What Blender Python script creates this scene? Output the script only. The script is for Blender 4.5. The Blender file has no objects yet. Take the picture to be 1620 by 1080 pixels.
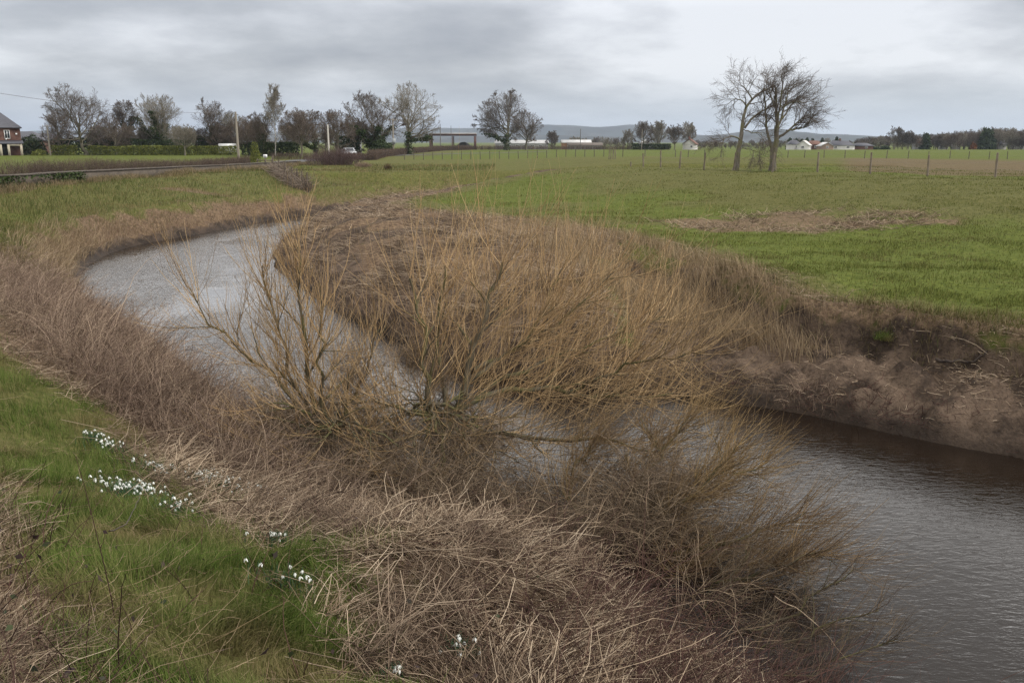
import bpy, math
import numpy as np

SC = bpy.context.scene
COL = SC.collection
# ------------------------------------------------------------------ camera
FPX = 1348.0
PITCH = math.radians(13.23)
cam_d = bpy.data.cameras.new('camera')
cam = bpy.data.objects.new('camera', cam_d)
COL.objects.link(cam)
cam.location = (0, 0, 0)
cam.rotation_euler = (math.radians(90) - PITCH, 0, 0)
cam_d.sensor_width = 36.0
cam_d.lens = 36.0 * FPX / 1620.0
cam_d.clip_start = 0.05
cam_d.clip_end = 20000
SC.camera = cam
# ------------------------------------------------------------------ exposure
SC.view_settings.view_transform = 'Standard'
SC.view_settings.look = 'None'
SC.view_settings.gamma = 1.0
SC.view_settings.exposure = 1.22
SC.cycles.use_denoising = True
SC.cycles.denoiser = 'OPENIMAGEDENOISE'
SC.cycles.denoising_input_passes = 'RGB_ALBEDO_NORMAL'
SC.cycles.denoising_prefilter = 'NONE'
SC.cycles.use_adaptive_sampling = False
SC.cycles.max_bounces = 6
SC.cycles.diffuse_bounces = 3
SC.cycles.glossy_bounces = 3
SC.cycles.transmission_bounces = 3
SC.cycles.transparent_max_bounces = 6
SC.cycles.volume_bounces = 0
# ------------------------------------------------------------------ sun + overcast sky
SUN_EL, SUN_AZ = math.radians(52), math.radians(105)      # azimuth to the right of the view axis
sd = bpy.data.lights.new('sun', 'SUN')
sd.energy = 1.5
sd.angle = math.radians(25)
sd.color = (1.0, 0.96, 0.9)
sun = bpy.data.objects.new('sun', sd)
COL.objects.link(sun)
sun.location = (30, 40, 60)
sun.rotation_euler = (math.radians(90) - SUN_EL, 0, math.pi - SUN_AZ)

world = bpy.data.worlds.new('World')
SC.world = world
world.use_nodes = True
wt = world.node_tree
wt.nodes.clear()


def N(t, kind, **kw):
    n = t.nodes.new(kind)
    for k, v in kw.items():
        setattr(n, k, v)
    return n


def setin(t, node, key, v):
    s = node.inputs[key]
    if hasattr(v, 'is_output') or isinstance(v, bpy.types.NodeSocket):
        t.links.new(v, s)
    else:
        s.default_value = v


def math_(t, op, a, b=None, c=None, clamp=False):
    n = N(t, 'ShaderNodeMath', operation=op, use_clamp=clamp)
    for i, v in enumerate((a, b, c)):
        if v is not None:
            setin(t, n, i, v)
    return n.outputs[0]


def mixc(t, fac, a, b, blend='MIX'):
    n = N(t, 'ShaderNodeMix', data_type='RGBA', blend_type=blend)
    setin(t, n, 0, fac)
    for i, v in ((6, a), (7, b)):
        if isinstance(v, (tuple, list)):
            v = (v[0], v[1], v[2], 1.0)
        setin(t, n, i, v)
    return n.outputs[2]


def smooth(t, x, lo, hi):
    n = N(t, 'ShaderNodeMapRange', interpolation_type='SMOOTHSTEP')
    setin(t, n, 0, x)
    n.inputs[1].default_value = lo
    n.inputs[2].default_value = hi
    return n.outputs[0]


def ramp(t, fac, stops, interp='LINEAR'):
    n = N(t, 'ShaderNodeValToRGB')
    setin(t, n, 0, fac)
    cr = n.color_ramp
    cr.interpolation = interp
    while len(cr.elements) < len(stops):
        cr.elements.new(0.5)
    for e, (p, c) in zip(cr.elements, stops):
        e.position = p
        e.color = (c[0], c[1], c[2], 1.0)
    return n.outputs[0]


def noise(t, vec, scale, detail=4.0, rough=0.55, out=0, dist=0.0):
    n = N(t, 'ShaderNodeTexNoise')
    if vec is not None:
        t.links.new(vec, n.inputs['Vector'])
    n.inputs['Scale'].default_value = scale
    n.inputs['Detail'].default_value = detail
    n.inputs['Roughness'].default_value = rough
    n.inputs['Distortion'].default_value = dist
    return n.outputs[out]


def vmap(t, vec, scale=(1, 1, 1), rot=(0, 0, 0), loc=(0, 0, 0)):
    n = N(t, 'ShaderNodeMapping')
    t.links.new(vec, n.inputs[0])
    n.inputs['Location'].default_value = loc
    n.inputs['Rotation'].default_value = rot
    n.inputs['Scale'].default_value = scale
    return n.outputs[0]


def build_sky():
    t = wt
    sky = N(t, 'ShaderNodeTexSky', sky_type='NISHITA')
    sky.sun_disc = False
    sky.sun_elevation = SUN_EL
    sky.sun_rotation = SUN_AZ
    bg_sky = N(t, 'ShaderNodeBackground')
    bg_sky.inputs[1].default_value = 0.1
    t.links.new(sky.outputs[0], bg_sky.inputs[0])
    tc = N(t, 'ShaderNodeTexCoord')
    d = tc.outputs['Generated']
    sep = N(t, 'ShaderNodeSeparateXYZ')
    t.links.new(d, sep.inputs[0])
    z = math_(t, 'MAXIMUM', sep.outputs[2], 0.0)
    den = math_(t, 'ADD', z, 0.22)
    com = N(t, 'ShaderNodeCombineXYZ')
    t.links.new(math_(t, 'DIVIDE', sep.outputs[0], den), com.inputs[0])
    t.links.new(math_(t, 'DIVIDE', sep.outputs[1], den), com.inputs[1])
    n1 = noise(t, vmap(t, com.outputs[0], (0.8, 0.85, 1), loc=(3.1, 1.7, 0)), 1.5, 4, 0.5)
    n2 = noise(t, vmap(t, com.outputs[0], (1.0, 1.0, 1), loc=(7.1, 4.7, 0)), 3.4, 6, 0.6)
    n3 = math_(t, 'ADD', math_(t, 'MULTIPLY', n1, 0.7), math_(t, 'MULTIPLY', n2, 0.3))
    # thinner, brighter cloud towards the hidden sun on the right
    sx, sy, sz = math.sin(math.radians(17)), math.cos(math.radians(17)), 0.085
    dot = N(t, 'ShaderNodeVectorMath', operation='DOT_PRODUCT')
    t.links.new(d, dot.inputs[0])
    dot.inputs[1].default_value = (sx, sy, sz)
    glow = smooth(t, dot.outputs['Value'], 0.955, 1.0)
    band = smooth(t, z, 0.03, 0.09)
    n4 = math_(t, 'ADD', n3, math_(t, 'MULTIPLY', math_(t, 'MULTIPLY', glow, band), 0.19))
    cloud = ramp(t, n4, [(0.34, (0.26, 0.27, 0.30)), (0.47, (0.35, 0.36, 0.385)), (0.57, (0.46, 0.47, 0.50)),
                         (0.68, (0.60, 0.61, 0.64))])
    low = smooth(t, z, 0.085, 0.0)
    hor = mixc(t, smooth(t, sep.outputs[0], -0.35, 0.4), (0.27, 0.315, 0.40), (0.40, 0.455, 0.53))
    c2 = mixc(t, math_(t, 'MULTIPLY', low, 0.85), cloud, hor)
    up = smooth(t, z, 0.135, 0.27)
    gain = math_(t, 'ADD', 0.605, math_(t, 'MULTIPLY', up, 2.9))  # sky above the view shaped beyond overcast: low band brightened for water reflections
    gain = math_(t, 'SUBTRACT', gain, math_(t, 'MULTIPLY', smooth(t, z, 0.22, 0.44), 2.3))  # dimmed again higher up to darken the near water
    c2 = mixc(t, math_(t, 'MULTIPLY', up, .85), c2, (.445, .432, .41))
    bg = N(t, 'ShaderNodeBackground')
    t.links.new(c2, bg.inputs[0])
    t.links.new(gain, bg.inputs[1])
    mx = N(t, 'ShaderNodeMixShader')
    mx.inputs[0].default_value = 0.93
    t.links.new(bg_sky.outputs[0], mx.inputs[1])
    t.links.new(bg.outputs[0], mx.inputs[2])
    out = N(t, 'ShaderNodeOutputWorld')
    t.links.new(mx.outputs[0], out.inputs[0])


build_sky()

# ------------------------------------------------------------------ small maths
ct, st_ = math.cos(PITCH), math.sin(PITCH)


def ray(px, py):
    u = (px - 810.0) / FPX
    v = (540.0 - py) / FPX
    return np.array([u, ct + v * st_, -st_ + v * ct])


def onz(px, py, z):
    d = ray(px, py)
    p = d * (z / d[2])
    return (p[0], p[1])


def W(px, py, Y):
    d = ray(px, py)
    return d * (Y / d[1])


def sst(lo, hi, x):
    t = np.clip((x - lo) / (hi - lo), 0, 1)
    return t * t * (3 - 2 * t)


def lerp(a, b, t):
    return a + (b - a) * t


def nrm(a):
    return a / np.maximum(np.linalg.norm(a, axis=-1, keepdims=True), 1e-9)


def hsh(ix, iy, seed):
    h = (ix.astype(np.int64) * 374761393 + iy.astype(np.int64) * 668265263 + seed * 974634777) & 0x7fffffff
    h = ((h ^ (h >> 13)) * 1274126177) & 0x7fffffff
    return ((h ^ (h >> 16)) & 0xffff) / 65535.0


def vn(x, y, sc, seed=0):
    x = np.asarray(x, float) / sc
    y = np.asarray(y, float) / sc
    ix, iy = np.floor(x), np.floor(y)
    fx, fy = x - ix, y - iy
    fx = fx * fx * (3 - 2 * fx)
    fy = fy * fy * (3 - 2 * fy)
    a = hsh(ix, iy, seed); b = hsh(ix + 1, iy, seed)
    c = hsh(ix, iy + 1, seed); d = hsh(ix + 1, iy + 1, seed)
    return (a + (b - a) * fx) * (1 - fy) + (c + (d - c) * fx) * fy


# ------------------------------------------------------------------ terrain description
WZ = -4.4
EZ = -2.85
Lpx = [(530, 334), (440, 345), (370, 360), (300, 373), (210, 388), (150, 410), (120, 440), (125, 465), (190, 500),
       (250, 540), (300, 580), (370, 640), (420, 695), (480, 755), (560, 805), (700, 860), (830, 900), (950, 930),
       (1080, 1000), (1180, 1080)]
Rpx = [(580, 341), (520, 360), (438, 392), (432, 416), (470, 450), (520, 487), (580, 515), (650, 545), (720, 578),
       (820, 598), (900, 608), (1000, 618), (1100, 628), (1170, 640), (1260, 652), (1350, 672), (1440, 692),
       (1530, 710), (1620, 724)]
Epx = [(618, 320), (636, 329), (656, 335), (720, 339), (800, 346), (900, 360), (1000, 380), (1100, 408), (1200, 446),
       (1280, 472), (1400, 482), (1500, 497), (1620, 517)]
TIP = (30.0, 74.0)
LW = [TIP, (14, 75.5), (0, 72), (-6.5, 67.5), (-9.8, 61)] + [onz(a, b, WZ) for a, b in Lpx] + \
     [(3.5, 4.6), (6, 2.2), (9, -2), (12, -9), (16, -40)]
RW = [TIP, (14, 69), (2, 66.5), (-2.5, 63), (-5.5, 56)] + [onz(a, b, WZ) for a, b in Rpx] + \
     [(12.5, 6.5), (17, 0), (20, -9), (26, -40)]
EW = [(33, 72), (14, 65.5), (4, 63.5), (.5, 59), (-2.5, 54)] + [onz(a, b, EZ) for a, b in Epx] + \
     [(14, 8), (20, 1), (24, -9), (30, -40)]


def smooth_poly(p, it=2):
    p = np.array(p, float)
    for _ in range(it):
        q = [p[0]]
        for a, b in zip(p[:-1], p[1:]):
            q += [a * .75 + b * .25, a * .25 + b * .75]
        q.append(p[-1])
        p = np.array(q)
    return p


LW, RW, EW = smooth_poly(LW, 1), smooth_poly(RW, 1), smooth_poly(EW, 1)


def pdist(x, y, poly):
    best = np.full(x.shape, 1e18)
    for a, b in zip(poly[:-1], poly[1:]):
        dx, dy = b[0] - a[0], b[1] - a[1]
        t = np.clip(((x - a[0]) * dx + (y - a[1]) * dy) / (dx * dx + dy * dy + 1e-12), 0, 1)
        q = (x - a[0] - t * dx) ** 2 + (y - a[1] - t * dy) ** 2
        np.minimum(best, q, out=best)
    return np.sqrt(best)


def inside(x, y, poly):
    r = np.zeros(x.shape, bool)
    n = len(poly)
    for i in range(n):
        a, b = poly[i], poly[(i + 1) % n]
        if a[1] == b[1]:
            continue
        c = ((a[1] > y) != (b[1] > y)) & (x < (b[0] - a[0]) * (y - a[1]) / (b[1] - a[1]) + a[0])
        r ^= c
    return r


RIV = np.vstack([LW, RW[::-1]])
STR = np.vstack([RW, EW[::-1]])


class Zn:
    pass


def zone(x, y):
    x = np.asarray(x, float); y = np.asarray(y, float)
    o = Zn()
    wob = (vn(x, y, 1.7, 5) - .5) * .5 + (vn(x, y, .6, 6) - .5) * .25
    far = sst(20, 40, y)
    o.dL = pdist(x, y, LW); o.dR = pdist(x, y, RW); o.dE = pdist(x, y, EW)
    o.riv = inside(x, y, RIV)
    o.strip = inside(x, y, STR) & ~o.riv
    o.right = (o.dR < o.dL) & ~o.riv
    o.d = np.minimum(o.dL, o.dR)
    o.wob = wob
    o.t = o.dR / np.maximum(o.dR + o.dE, 1e-6)
    o.cut = sst(1.2, 3.4, x) * (1 - sst(20, 26, y))            # eroding cut bank on the right
    # upper ground
    s = .75 * x + .45 * y
    ur = EZ + .95 * sst(18, 35, s)
    ur = np.where(s > 37, np.interp(s, [37, 60, 100, 200, 420, 900], [-1.9, -2.08, -2.45, -2.9, -3.1, -3.2]), ur)
    r = np.hypot(x, y)
    ul = np.interp(y, [26, 42, 75, 90, 125, 200, 400], [-1.98, -2.03, -2.38, -2.45, -2.5, -2.85, -3.1])
    ul = lerp(ul, np.minimum(ul, -2.95), sst(-31, -42, x))
    uf = np.interp(y, [110, 200, 345, 420, 900, 2000, 5000], [-2.5, -2.85, -3.3, -4.3, -6, -10, -18])
    ur = lerp(ur, uf, sst(115, 175, y)); ul = lerp(ul, uf, sst(115, 175, y))
    m = sst(0, 12, x) * sst(30, 60, y)
    upos = lerp(ul, ur, m)
    o.s = s
    u = np.where(o.right & (y < 66), ur, upos)
    nb = np.minimum(-1.72, WZ + .12 * np.minimum(o.dL, 1) + .42 * o.dL)
    wf = sst(13, 27, y)
    fb = np.where(o.dL < 1.6, WZ + .8 * o.dL, lerp(WZ + 1.28, u, sst(1.6, 9.5, o.dL) ** .75))
    zl = lerp(nb, fb, wf)
    zl = np.where(y > 66, np.where(o.dL < 3, lerp(WZ, u, sst(-.4, 3, o.dL)), u), zl)
    tc = np.clip(o.t + wob * .12, 0, 1)
    pcut = np.interp(tc, [0, .06, .5, .82, .92, 1], [0, .12, .42, .56, .96, 1.0])
    pbar = np.interp(tc, [0, .06, .25, .6, 1], [0, .26, .66, .96, 1.0])
    prof = lerp(pbar, pcut, o.cut)
    zs = WZ + (u - WZ) * prof
    land = np.where(o.strip, zs, np.where(o.right, u, zl))
    land = land - .38 * sst(-24.7, -25.8, x) * sst(-35, -32, x) * (1 - sst(88, 110, y)) * sst(5, 20, y)
    lump = (vn(x, y, 2.6, 1) - .5) * .16 + (vn(x, y, .8, 2) - .5) * .07 + (vn(x, y, .33, 3) - .5) * .03
    lump = lump + (vn(x, y, 13, 4) - .5) * .22 * sst(25, 45, r)
    amp = np.where(o.strip, lerp(.9, 1.3, o.cut), 1.0) * sst(0, 1.2, o.d) * (1 - .8 * sst(90, 200, r))
    land = land + lump * amp
    clod = (np.abs(vn(x, y, .55, 14) - .5) * .50 + np.abs(vn(x, y, .26, 15) - .5) * .26 + np.abs(vn(x, y, .13, 16) - .5) * .10 - .20) * o.cut * o.strip * sst(.02, .2, tc) * (1 - .6 * sst(.9, 1, tc))
    land = land + clod
    land = land + (np.abs(vn(x, y, 1.5, 17) - .5) * .5 - .14) * (1 - o.cut) * o.strip * sst(.06, .25, tc) * (1 - sst(.8, .95, tc))
    land = land + .28 * np.sin(np.clip(tc, 0, 1) * math.pi) * (1 - o.cut) * o.strip * (1 - sst(30, 38, y))
    # flood debris mound in the foreground
    mnd = np.exp(-(((x + .25) / 1.1) ** 2 + ((y - 6.2) / 1.0) ** 2)) * .34
    land = land + np.where(o.right | o.riv, 0, mnd)
    bed = WZ - .02 - np.minimum(.9, .45 * o.d)
    o.z = np.where(o.riv, bed, np.maximum(land, WZ + .015 + .0 * x))
    return o


def H(x, y):
    return zone(np.atleast_1d(x), np.atleast_1d(y)).z


_ts = np.exp(np.linspace(math.log(2.0), math.log(900), 1600))


def hit(px, py):
    d = ray(px, py)
    P = d[None, :] * _ts[:, None]
    g = np.maximum(H(P[:, 0], P[:, 1]), WZ)
    k = np.argmax(P[:, 2] < g)
    return np.array([P[k, 0], P[k, 1], g[k]])


# ------------------------------------------------------------------ object helpers
def tag(o, label, cat=None, group=None, kind=None):
    o['label'] = label
    if cat: o['category'] = cat
    if group: o['group'] = group
    if kind: o['kind'] = kind
    return o


def empty(name, loc, label, cat, group=None):
    o = bpy.data.objects.new(name, None)
    o.empty_display_size = .3
    COL.objects.link(o)
    o.location = loc
    return tag(o, label, cat, group)


def raw_mesh(name, V, Fq, mats, midx=None, shade=False, tris=None):
    """quads Fq [n,4] (+ tris [m,3]) -> mesh, quickly"""
    me = bpy.data.meshes.new(name)
    V = np.ascontiguousarray(V, dtype=np.float32).reshape(-1, 3)
    me.vertices.add(len(V))
    me.vertices.foreach_set('co', V.ravel())
    Fq = np.zeros((0, 4), np.int32) if Fq is None else np.asarray(Fq, np.int32)
    nt = 0 if tris is None else len(tris)
    loops = Fq.ravel()
    starts = np.arange(len(Fq), dtype=np.int32) * 4
    if nt:
        tr = np.asarray(tris, np.int32)
        starts = np.concatenate([starts, len(loops) + np.arange(nt, dtype=np.int32) * 3])
        loops = np.concatenate([loops, tr.ravel()])
    me.loops.add(len(loops))
    me.loops.foreach_set('vertex_index', np.ascontiguousarray(loops, np.int32))
    me.polygons.add(len(starts))
    me.polygons.foreach_set('loop_start', np.ascontiguousarray(starts, np.int32))
    for m in (mats if isinstance(mats, (list, tuple)) else [mats]):
        me.materials.append(m)
    if midx is not None:
        me.polygons.foreach_set('material_index', np.ascontiguousarray(midx, np.int32))
    me.update(calc_edges=True)
    if shade:
        me.polygons.foreach_set('use_smooth', np.ones(len(starts), bool))
    return me


def link(name, me, parent=None, loc=None):
    o = bpy.data.objects.new(name, me)
    COL.objects.link(o)
    if parent is not None:
        o.parent = parent
    if loc is not None:
        o.location = loc
    return o


class MB:
    """collects geometry for one mesh"""
    def __init__(s):
        s.V, s.Q, s.T, s.qm, s.tm, s.n = [], [], [], [], [], 0

    def add(s, V, Q=None, T=None, m=0):
        V = np.asarray(V, float).reshape(-1, 3)
        if Q is not None and len(Q):
            s.Q.append(np.asarray(Q, np.int64) + s.n); s.qm.append(np.full(len(Q), m))
        if T is not None and len(T):
            s.T.append(np.asarray(T, np.int64) + s.n); s.tm.append(np.full(len(T), m))
        s.V.append(V); s.n += len(V)
        return s

    def box(s, c, size, m=0, rot=0.0, top=1.0):
        x, y, z = [v / 2 for v in size]
        V = np.array([(-x, -y, -z), (x, -y, -z), (x, y, -z), (-x, y, -z), (-x * top, -y * top, z), (x * top, -y * top, z),
                      (x * top, y * top, z), (-x * top, y * top, z)])
        if rot:
            c_, s_ = math.cos(rot), math.sin(rot)
            V = np.column_stack([V[:, 0] * c_ - V[:, 1] * s_, V[:, 0] * s_ + V[:, 1] * c_, V[:, 2]])
        return s.add(V + np.array(c), [(0, 3, 2, 1), (4, 5, 6, 7), (0, 1, 5, 4), (1, 2, 6, 5), (2, 3, 7, 6), (3, 0, 4, 7)], m=m)

    def tubes(s, P, R, sides=3, m=0, rng=None):
        V, Q = tubes(P, R, sides)
        return s.add(V, Q, m=m)

    def ribbons(s, P, Wd, side, m=0):
        V, Q = ribbons(P, Wd, side)
        return s.add(V, Q, m=m)

    def mesh(s, name, mats, shade=False):
        V = np.vstack(s.V)
        Q = np.vstack(s.Q) if s.Q else None
        T = np.vstack(s.T) if s.T else None
        mi = np.concatenate(s.qm + s.tm)
        return raw_mesh(name, V, Q, mats, mi, shade, T)

    def build(s, name, mats, parent=None, shade=False, loc=None):
        return link(name, s.mesh(name, mats, shade), parent, loc)


def tubes(P, R, sides=3):
    P = np.asarray(P, float)
    n, K, _ = P.shape
    R = np.broadcast_to(R, (n, K))
    T = nrm(np.gradient(P, axis=1))
    ref = np.where(np.abs(T[:, :1, 2:3]) > .8, np.array([1.0, .15, 0]), np.array([.1, .2, 1.0]))
    U = nrm(np.cross(T, ref))
    Vv = np.cross(T, U)
    ang = np.arange(sides) * 2 * math.pi / sides
    V = P[:, :, None] + R[:, :, None, None] * (np.cos(ang)[None, None, :, None] * U[:, :, None] +
                                              np.sin(ang)[None, None, :, None] * Vv[:, :, None])
    i = np.arange(n)[:, None, None] * K * sides
    k = np.arange(K - 1)[None, :, None] * sides
    a = np.arange(sides)[None, None, :]
    b = (a + 1) % sides
    Q = np.stack([i + k + a, i + k + b, i + k + sides + b, i + k + sides + a], -1).reshape(-1, 4)
    return V.reshape(-1, 3), Q


def ribbons(P, Wd, side):
    P = np.asarray(P, float)
    n, K, _ = P.shape
    Wd = np.broadcast_to(Wd, (n, K))
    S = side[:, None] * Wd[:, :, None] * .5
    V = np.stack([P - S, P + S], 2)
    i = np.arange(n)[:, None] * K * 2
    k = np.arange(K - 1)[None, :] * 2
    Q = np.stack([i + k, i + k + 1, i + k + 3, i + k + 2], -1).reshape(-1, 4)
    return V.reshape(-1, 3), Q


def blades(rng, base, L, lean, width, K=4, az=None, curl=1.0):
    n = len(base)
    az = rng.random(n) * 2 * math.pi if az is None else az
    L = np.broadcast_to(L, n); lean = np.broadcast_to(lean, n); width = np.broadcast_to(width, n)
    s = np.linspace(0, 1, K)
    h = np.stack([np.cos(az), np.sin(az), np.zeros(n)], 1)
    th = lean[:, None] * (.35 + curl * s[None])                         # angle from vertical along the blade
    ds = L[:, None] / (K - 1)
    hx = np.concatenate([np.zeros((n, 1)), np.cumsum(np.sin(th[:, :-1]) * ds, 1)], 1)
    hz = np.concatenate([np.zeros((n, 1)), np.cumsum(np.cos(th[:, :-1]) * ds, 1)], 1)
    P = base[:, None] + h[:, None] * hx[:, :, None] + np.array([0, 0, 1.0]) * hz[:, :, None]
    a2 = az + math.pi / 2 + rng.normal(0, .7, n)
    side = np.stack([np.cos(a2), np.sin(a2), rng.normal(0, .2, n)], 1)
    Wd = width[:, None] * (1 - .85 * s[None] ** 1.5)
    return P, Wd, side


def spawn(rng, P, R, n, t0, t1, ang, L, K, up=0., wig=.1, rr=.6, rmax=9., tip=.2, fall=0., bias=(0, 0, 0), env=None,
          jit=(.6, 1.25)):
    Np, Kp, _ = P.shape
    M = Np * n
    idx = np.repeat(np.arange(Np), n)
    t = t0 + (t1 - t0) * ((np.tile(np.arange(n), Np) + rng.random(M)) / n)
    f = t * (Kp - 1)
    k = np.minimum(f.astype(int), Kp - 2)
    a = (f - k)[:, None]
    A, B = P[idx, k], P[idx, k + 1]
    base = A * (1 - a) + B * a
    tan = nrm(B - A)
    r0 = R[idx, k] * (1 - a[:, 0]) + R[idx, k + 1] * a[:, 0]
    rv = rng.normal(size=(M, 3))
    perp = nrm(rv - tan * np.sum(rv * tan, 1, keepdims=True))
    an = ((ang[0] + (ang[1] - ang[0]) * (t - t0) / max(t1 - t0, 1e-6) if isinstance(ang, tuple) else ang) * (.7 + .6 * rng.random(M)))[:, None]
    d = np.cos(an) * tan + np.sin(an) * perp
    Lb = (L[idx] if isinstance(L, np.ndarray) else L)
    Ls = Lb * rng.uniform(jit[0], jit[1], M) * (1 - fall * t)
    out = np.empty((M, K, 3)); out[:, 0] = base
    p = base
    step = (Ls / (K - 1))[:, None]
    up = np.array([0, 0, up]) + np.array(bias)
    for i in range(1, K):
        d = nrm(d + up + wig * rng.normal(size=(M, 3)))
        stp = step
        if env is not None:
            stp = step * np.where(env(p) > 1, .22, 1.0)[:, None]
        p = p + d * stp
        out[:, i] = p
    rb = np.minimum(r0 * rr, rmax)
    return out, rb[:, None] * np.linspace(1, tip, K)[None]


def poly(pts, K=9, rng=None, wig=0.0):
    """resample a polyline to K points"""
    p = smooth_poly(pts, 2)
    s = np.concatenate([[0], np.cumsum(np.linalg.norm(np.diff(p, axis=0), axis=1))])
    q = np.linspace(0, s[-1], K)
    o = np.stack([np.interp(q, s, p[:, i]) for i in range(3)], 1)
    if rng is not None:
        o[1:-1] += rng.normal(0, wig, (K - 2, 3))
    return o


# ------------------------------------------------------------------ materials
def new_mat(name):
    m = bpy.data.materials.new(name)
    m.use_nodes = True
    t = m.node_tree
    b = t.nodes['Principled BSDF']
    b.inputs['Specular IOR Level'].default_value = 0.25
    return m, t, b


def island(name, cols, rough=.85, scale=1.2, amt=.5, patch=None, trans=0.0):
    """each blade / twig gets its own tone; broad noise adds patches of the second palette"""
    m, t, b = new_mat(name)
    g = N(t, 'ShaderNodeNewGeometry')
    n = len(cols)
    c = ramp(t, g.outputs['Random Per Island'], [(i / max(n - 1, 1), x) for i, x in enumerate(cols)])
    tc = N(t, 'ShaderNodeTexCoord')
    if patch is not None:
        f = smooth(t, noise(t, tc.outputs['Object'], scale, 3), .45, .62)
        c2 = ramp(t, g.outputs['Random Per Island'], [(i / max(len(patch) - 1, 1), x) for i, x in enumerate(patch)])
        c = mixc(t, math_(t, 'MULTIPLY', f, amt), c, c2)
    t.links.new(c, b.inputs['Base Color'])
    b.inputs['Roughness'].default_value = rough
    b.inputs['Specular IOR Level'].default_value = .04
    if trans:
        tr = N(t, 'ShaderNodeBsdfTranslucent')
        t.links.new(c, tr.inputs[0])
        mx = N(t, 'ShaderNodeMixShader')
        mx.inputs[0].default_value = trans
        t.links.new(b.outputs[0], mx.inputs[1]); t.links.new(tr.outputs[0], mx.inputs[2])
        t.links.new(mx.outputs[0], t.nodes['Material Output'].inputs[0])
    return m


def plain(name, c1, c2=None, scale=3.0, rough=.7, bump=0.0, metal=0.0, spec=.25, stretch=(1, 1, 1)):
    m, t, b = new_mat(name)
    tc = N(t, 'ShaderNodeTexCoord')
    v = vmap(t, tc.outputs['Object'], stretch)
    nz = noise(t, v, scale, 6, .6)
    t.links.new(mixc(t, smooth(t, nz, .35, .65), c1, c2 or tuple(x * .7 for x in c1)), b.inputs['Base Color'])
    b.inputs['Roughness'].default_value = rough
    b.inputs['Metallic'].default_value = metal
    b.inputs['Specular IOR Level'].default_value = spec
    if bump:
        bp = N(t, 'ShaderNodeBump')
        bp.inputs['Strength'].default_value = bump
        bp.inputs['Distance'].default_value = .05
        t.links.new(nz, bp.inputs['Height'])
        t.links.new(bp.outputs[0], b.inputs['Normal'])
    return m


def bricks(name, c1, c2, mortar, sx=4.4, bw=.5, rh=.25):
    m, t, b = new_mat(name)
    tc = N(t, 'ShaderNodeTexCoord')
    sp = N(t, 'ShaderNodeSeparateXYZ'); t.links.new(tc.outputs['Object'], sp.inputs[0])
    cb = N(t, 'ShaderNodeCombineXYZ')
    t.links.new(math_(t, 'ADD', sp.outputs[0], sp.outputs[1]), cb.inputs[0]); t.links.new(sp.outputs[2], cb.inputs[1])
    br = N(t, 'ShaderNodeTexBrick')
    t.links.new(cb.outputs[0], br.inputs['Vector'])
    for k, v in (('Color1', c1), ('Color2', c2), ('Mortar', mortar)):
        br.inputs[k].default_value = (*v, 1)
    br.inputs['Scale'].default_value = sx
    br.inputs['Mortar Size'].default_value = .02
    br.inputs['Brick Width'].default_value = bw
    br.inputs['Row Height'].default_value = rh
    nz = noise(t, tc.outputs['Object'], .9, 6, .65)
    c = mixc(t, smooth(t, nz, .4, .7), br.outputs[0], tuple(x * .55 for x in c1))
    t.links.new(c, b.inputs['Base Color'])
    b.inputs['Roughness'].default_value = .9
    return m


GREENS = [(.034, .058, .011), (.06, .095, .019), (.09, .13, .028), (.12, .155, .04), (.19, .175, .075)]
STRAWS = [(.12, .084, .05), (.21, .152, .092), (.30, .225, .14), (.38, .295, .19), (.20, .14, .083)]
BROWNS = [(.055, .034, .024), (.10, .062, .042), (.15, .095, .062), (.20, .135, .088)]
M_GRASS = island('lush grass', GREENS, trans=.25, scale=.9, amt=.8,
                 patch=[(.10, .085, .035), (.16, .13, .06), (.22, .165, .09)])
M_BANKG = island('rough bank grass', [(.03, .05, .012), (.055, .082, .02), (.085, .105, .03), (.14, .13, .055), (.24, .18, .095)],
                 trans=.2, scale=.28, amt=.6, patch=[(.14, .105, .05), (.23, .165, .085), (.30, .22, .12)])
M_MEAD = island('meadow grass', [(.052, .068, .013), (.080, .096, .021), (.105, .118, .030), (.145, .140, .048)], trans=.12, scale=.3, amt=.6,
                patch=[(.062, .066, .02), (.10, .092, .034), (.145, .115, .055)])
M_STRAW = island('straw', STRAWS, trans=.15, scale=.7, amt=.7, patch=[(.12, .085, .052), (.23, .17, .107), (.33, .26, .17)])
M_LITTER = island('dead stems', [(.035, .024, .017), (.10, .068, .046), (.23, .168, .115), (.35, .27, .19), (.47, .38, .28)], scale=1.1, amt=.7,
                  patch=[(.03, .021, .016), (.065, .045, .034), (.115, .08, .058), (.18, .13, .095)])
M_BRAMB = island('bramble canes', [(.075, .052, .041), (.15, .105, .08), (.22, .158, .12), (.30, .222, .165), (.38, .29, .205)], scale=.5, amt=.6,
                 patch=[(.10, .067, .055), (.175, .122, .096), (.24, .17, .13)])
M_DARKC = island('dark bramble stems', [(.03, .017, .016), (.055, .03, .026), (.09, .05, .04)])
M_OSIER = island('willow shoots', [(.09, .062, .036), (.24, .155, .078), (.37, .245, .125), (.49, .35, .19), (.29, .195, .105)], scale=.5, amt=.6,
                 patch=[(.11, .08, .047), (.25, .175, .095), (.37, .27, .155)], rough=.6)
M_OSIER_B = island('brown shoots', [(.06, .042, .026), (.15, .10, .052), (.25, .17, .085), (.36, .255, .125)], scale=.6, amt=.5,
                   patch=[(.08, .05, .034), (.12, .08, .05)], rough=.7)


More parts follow.
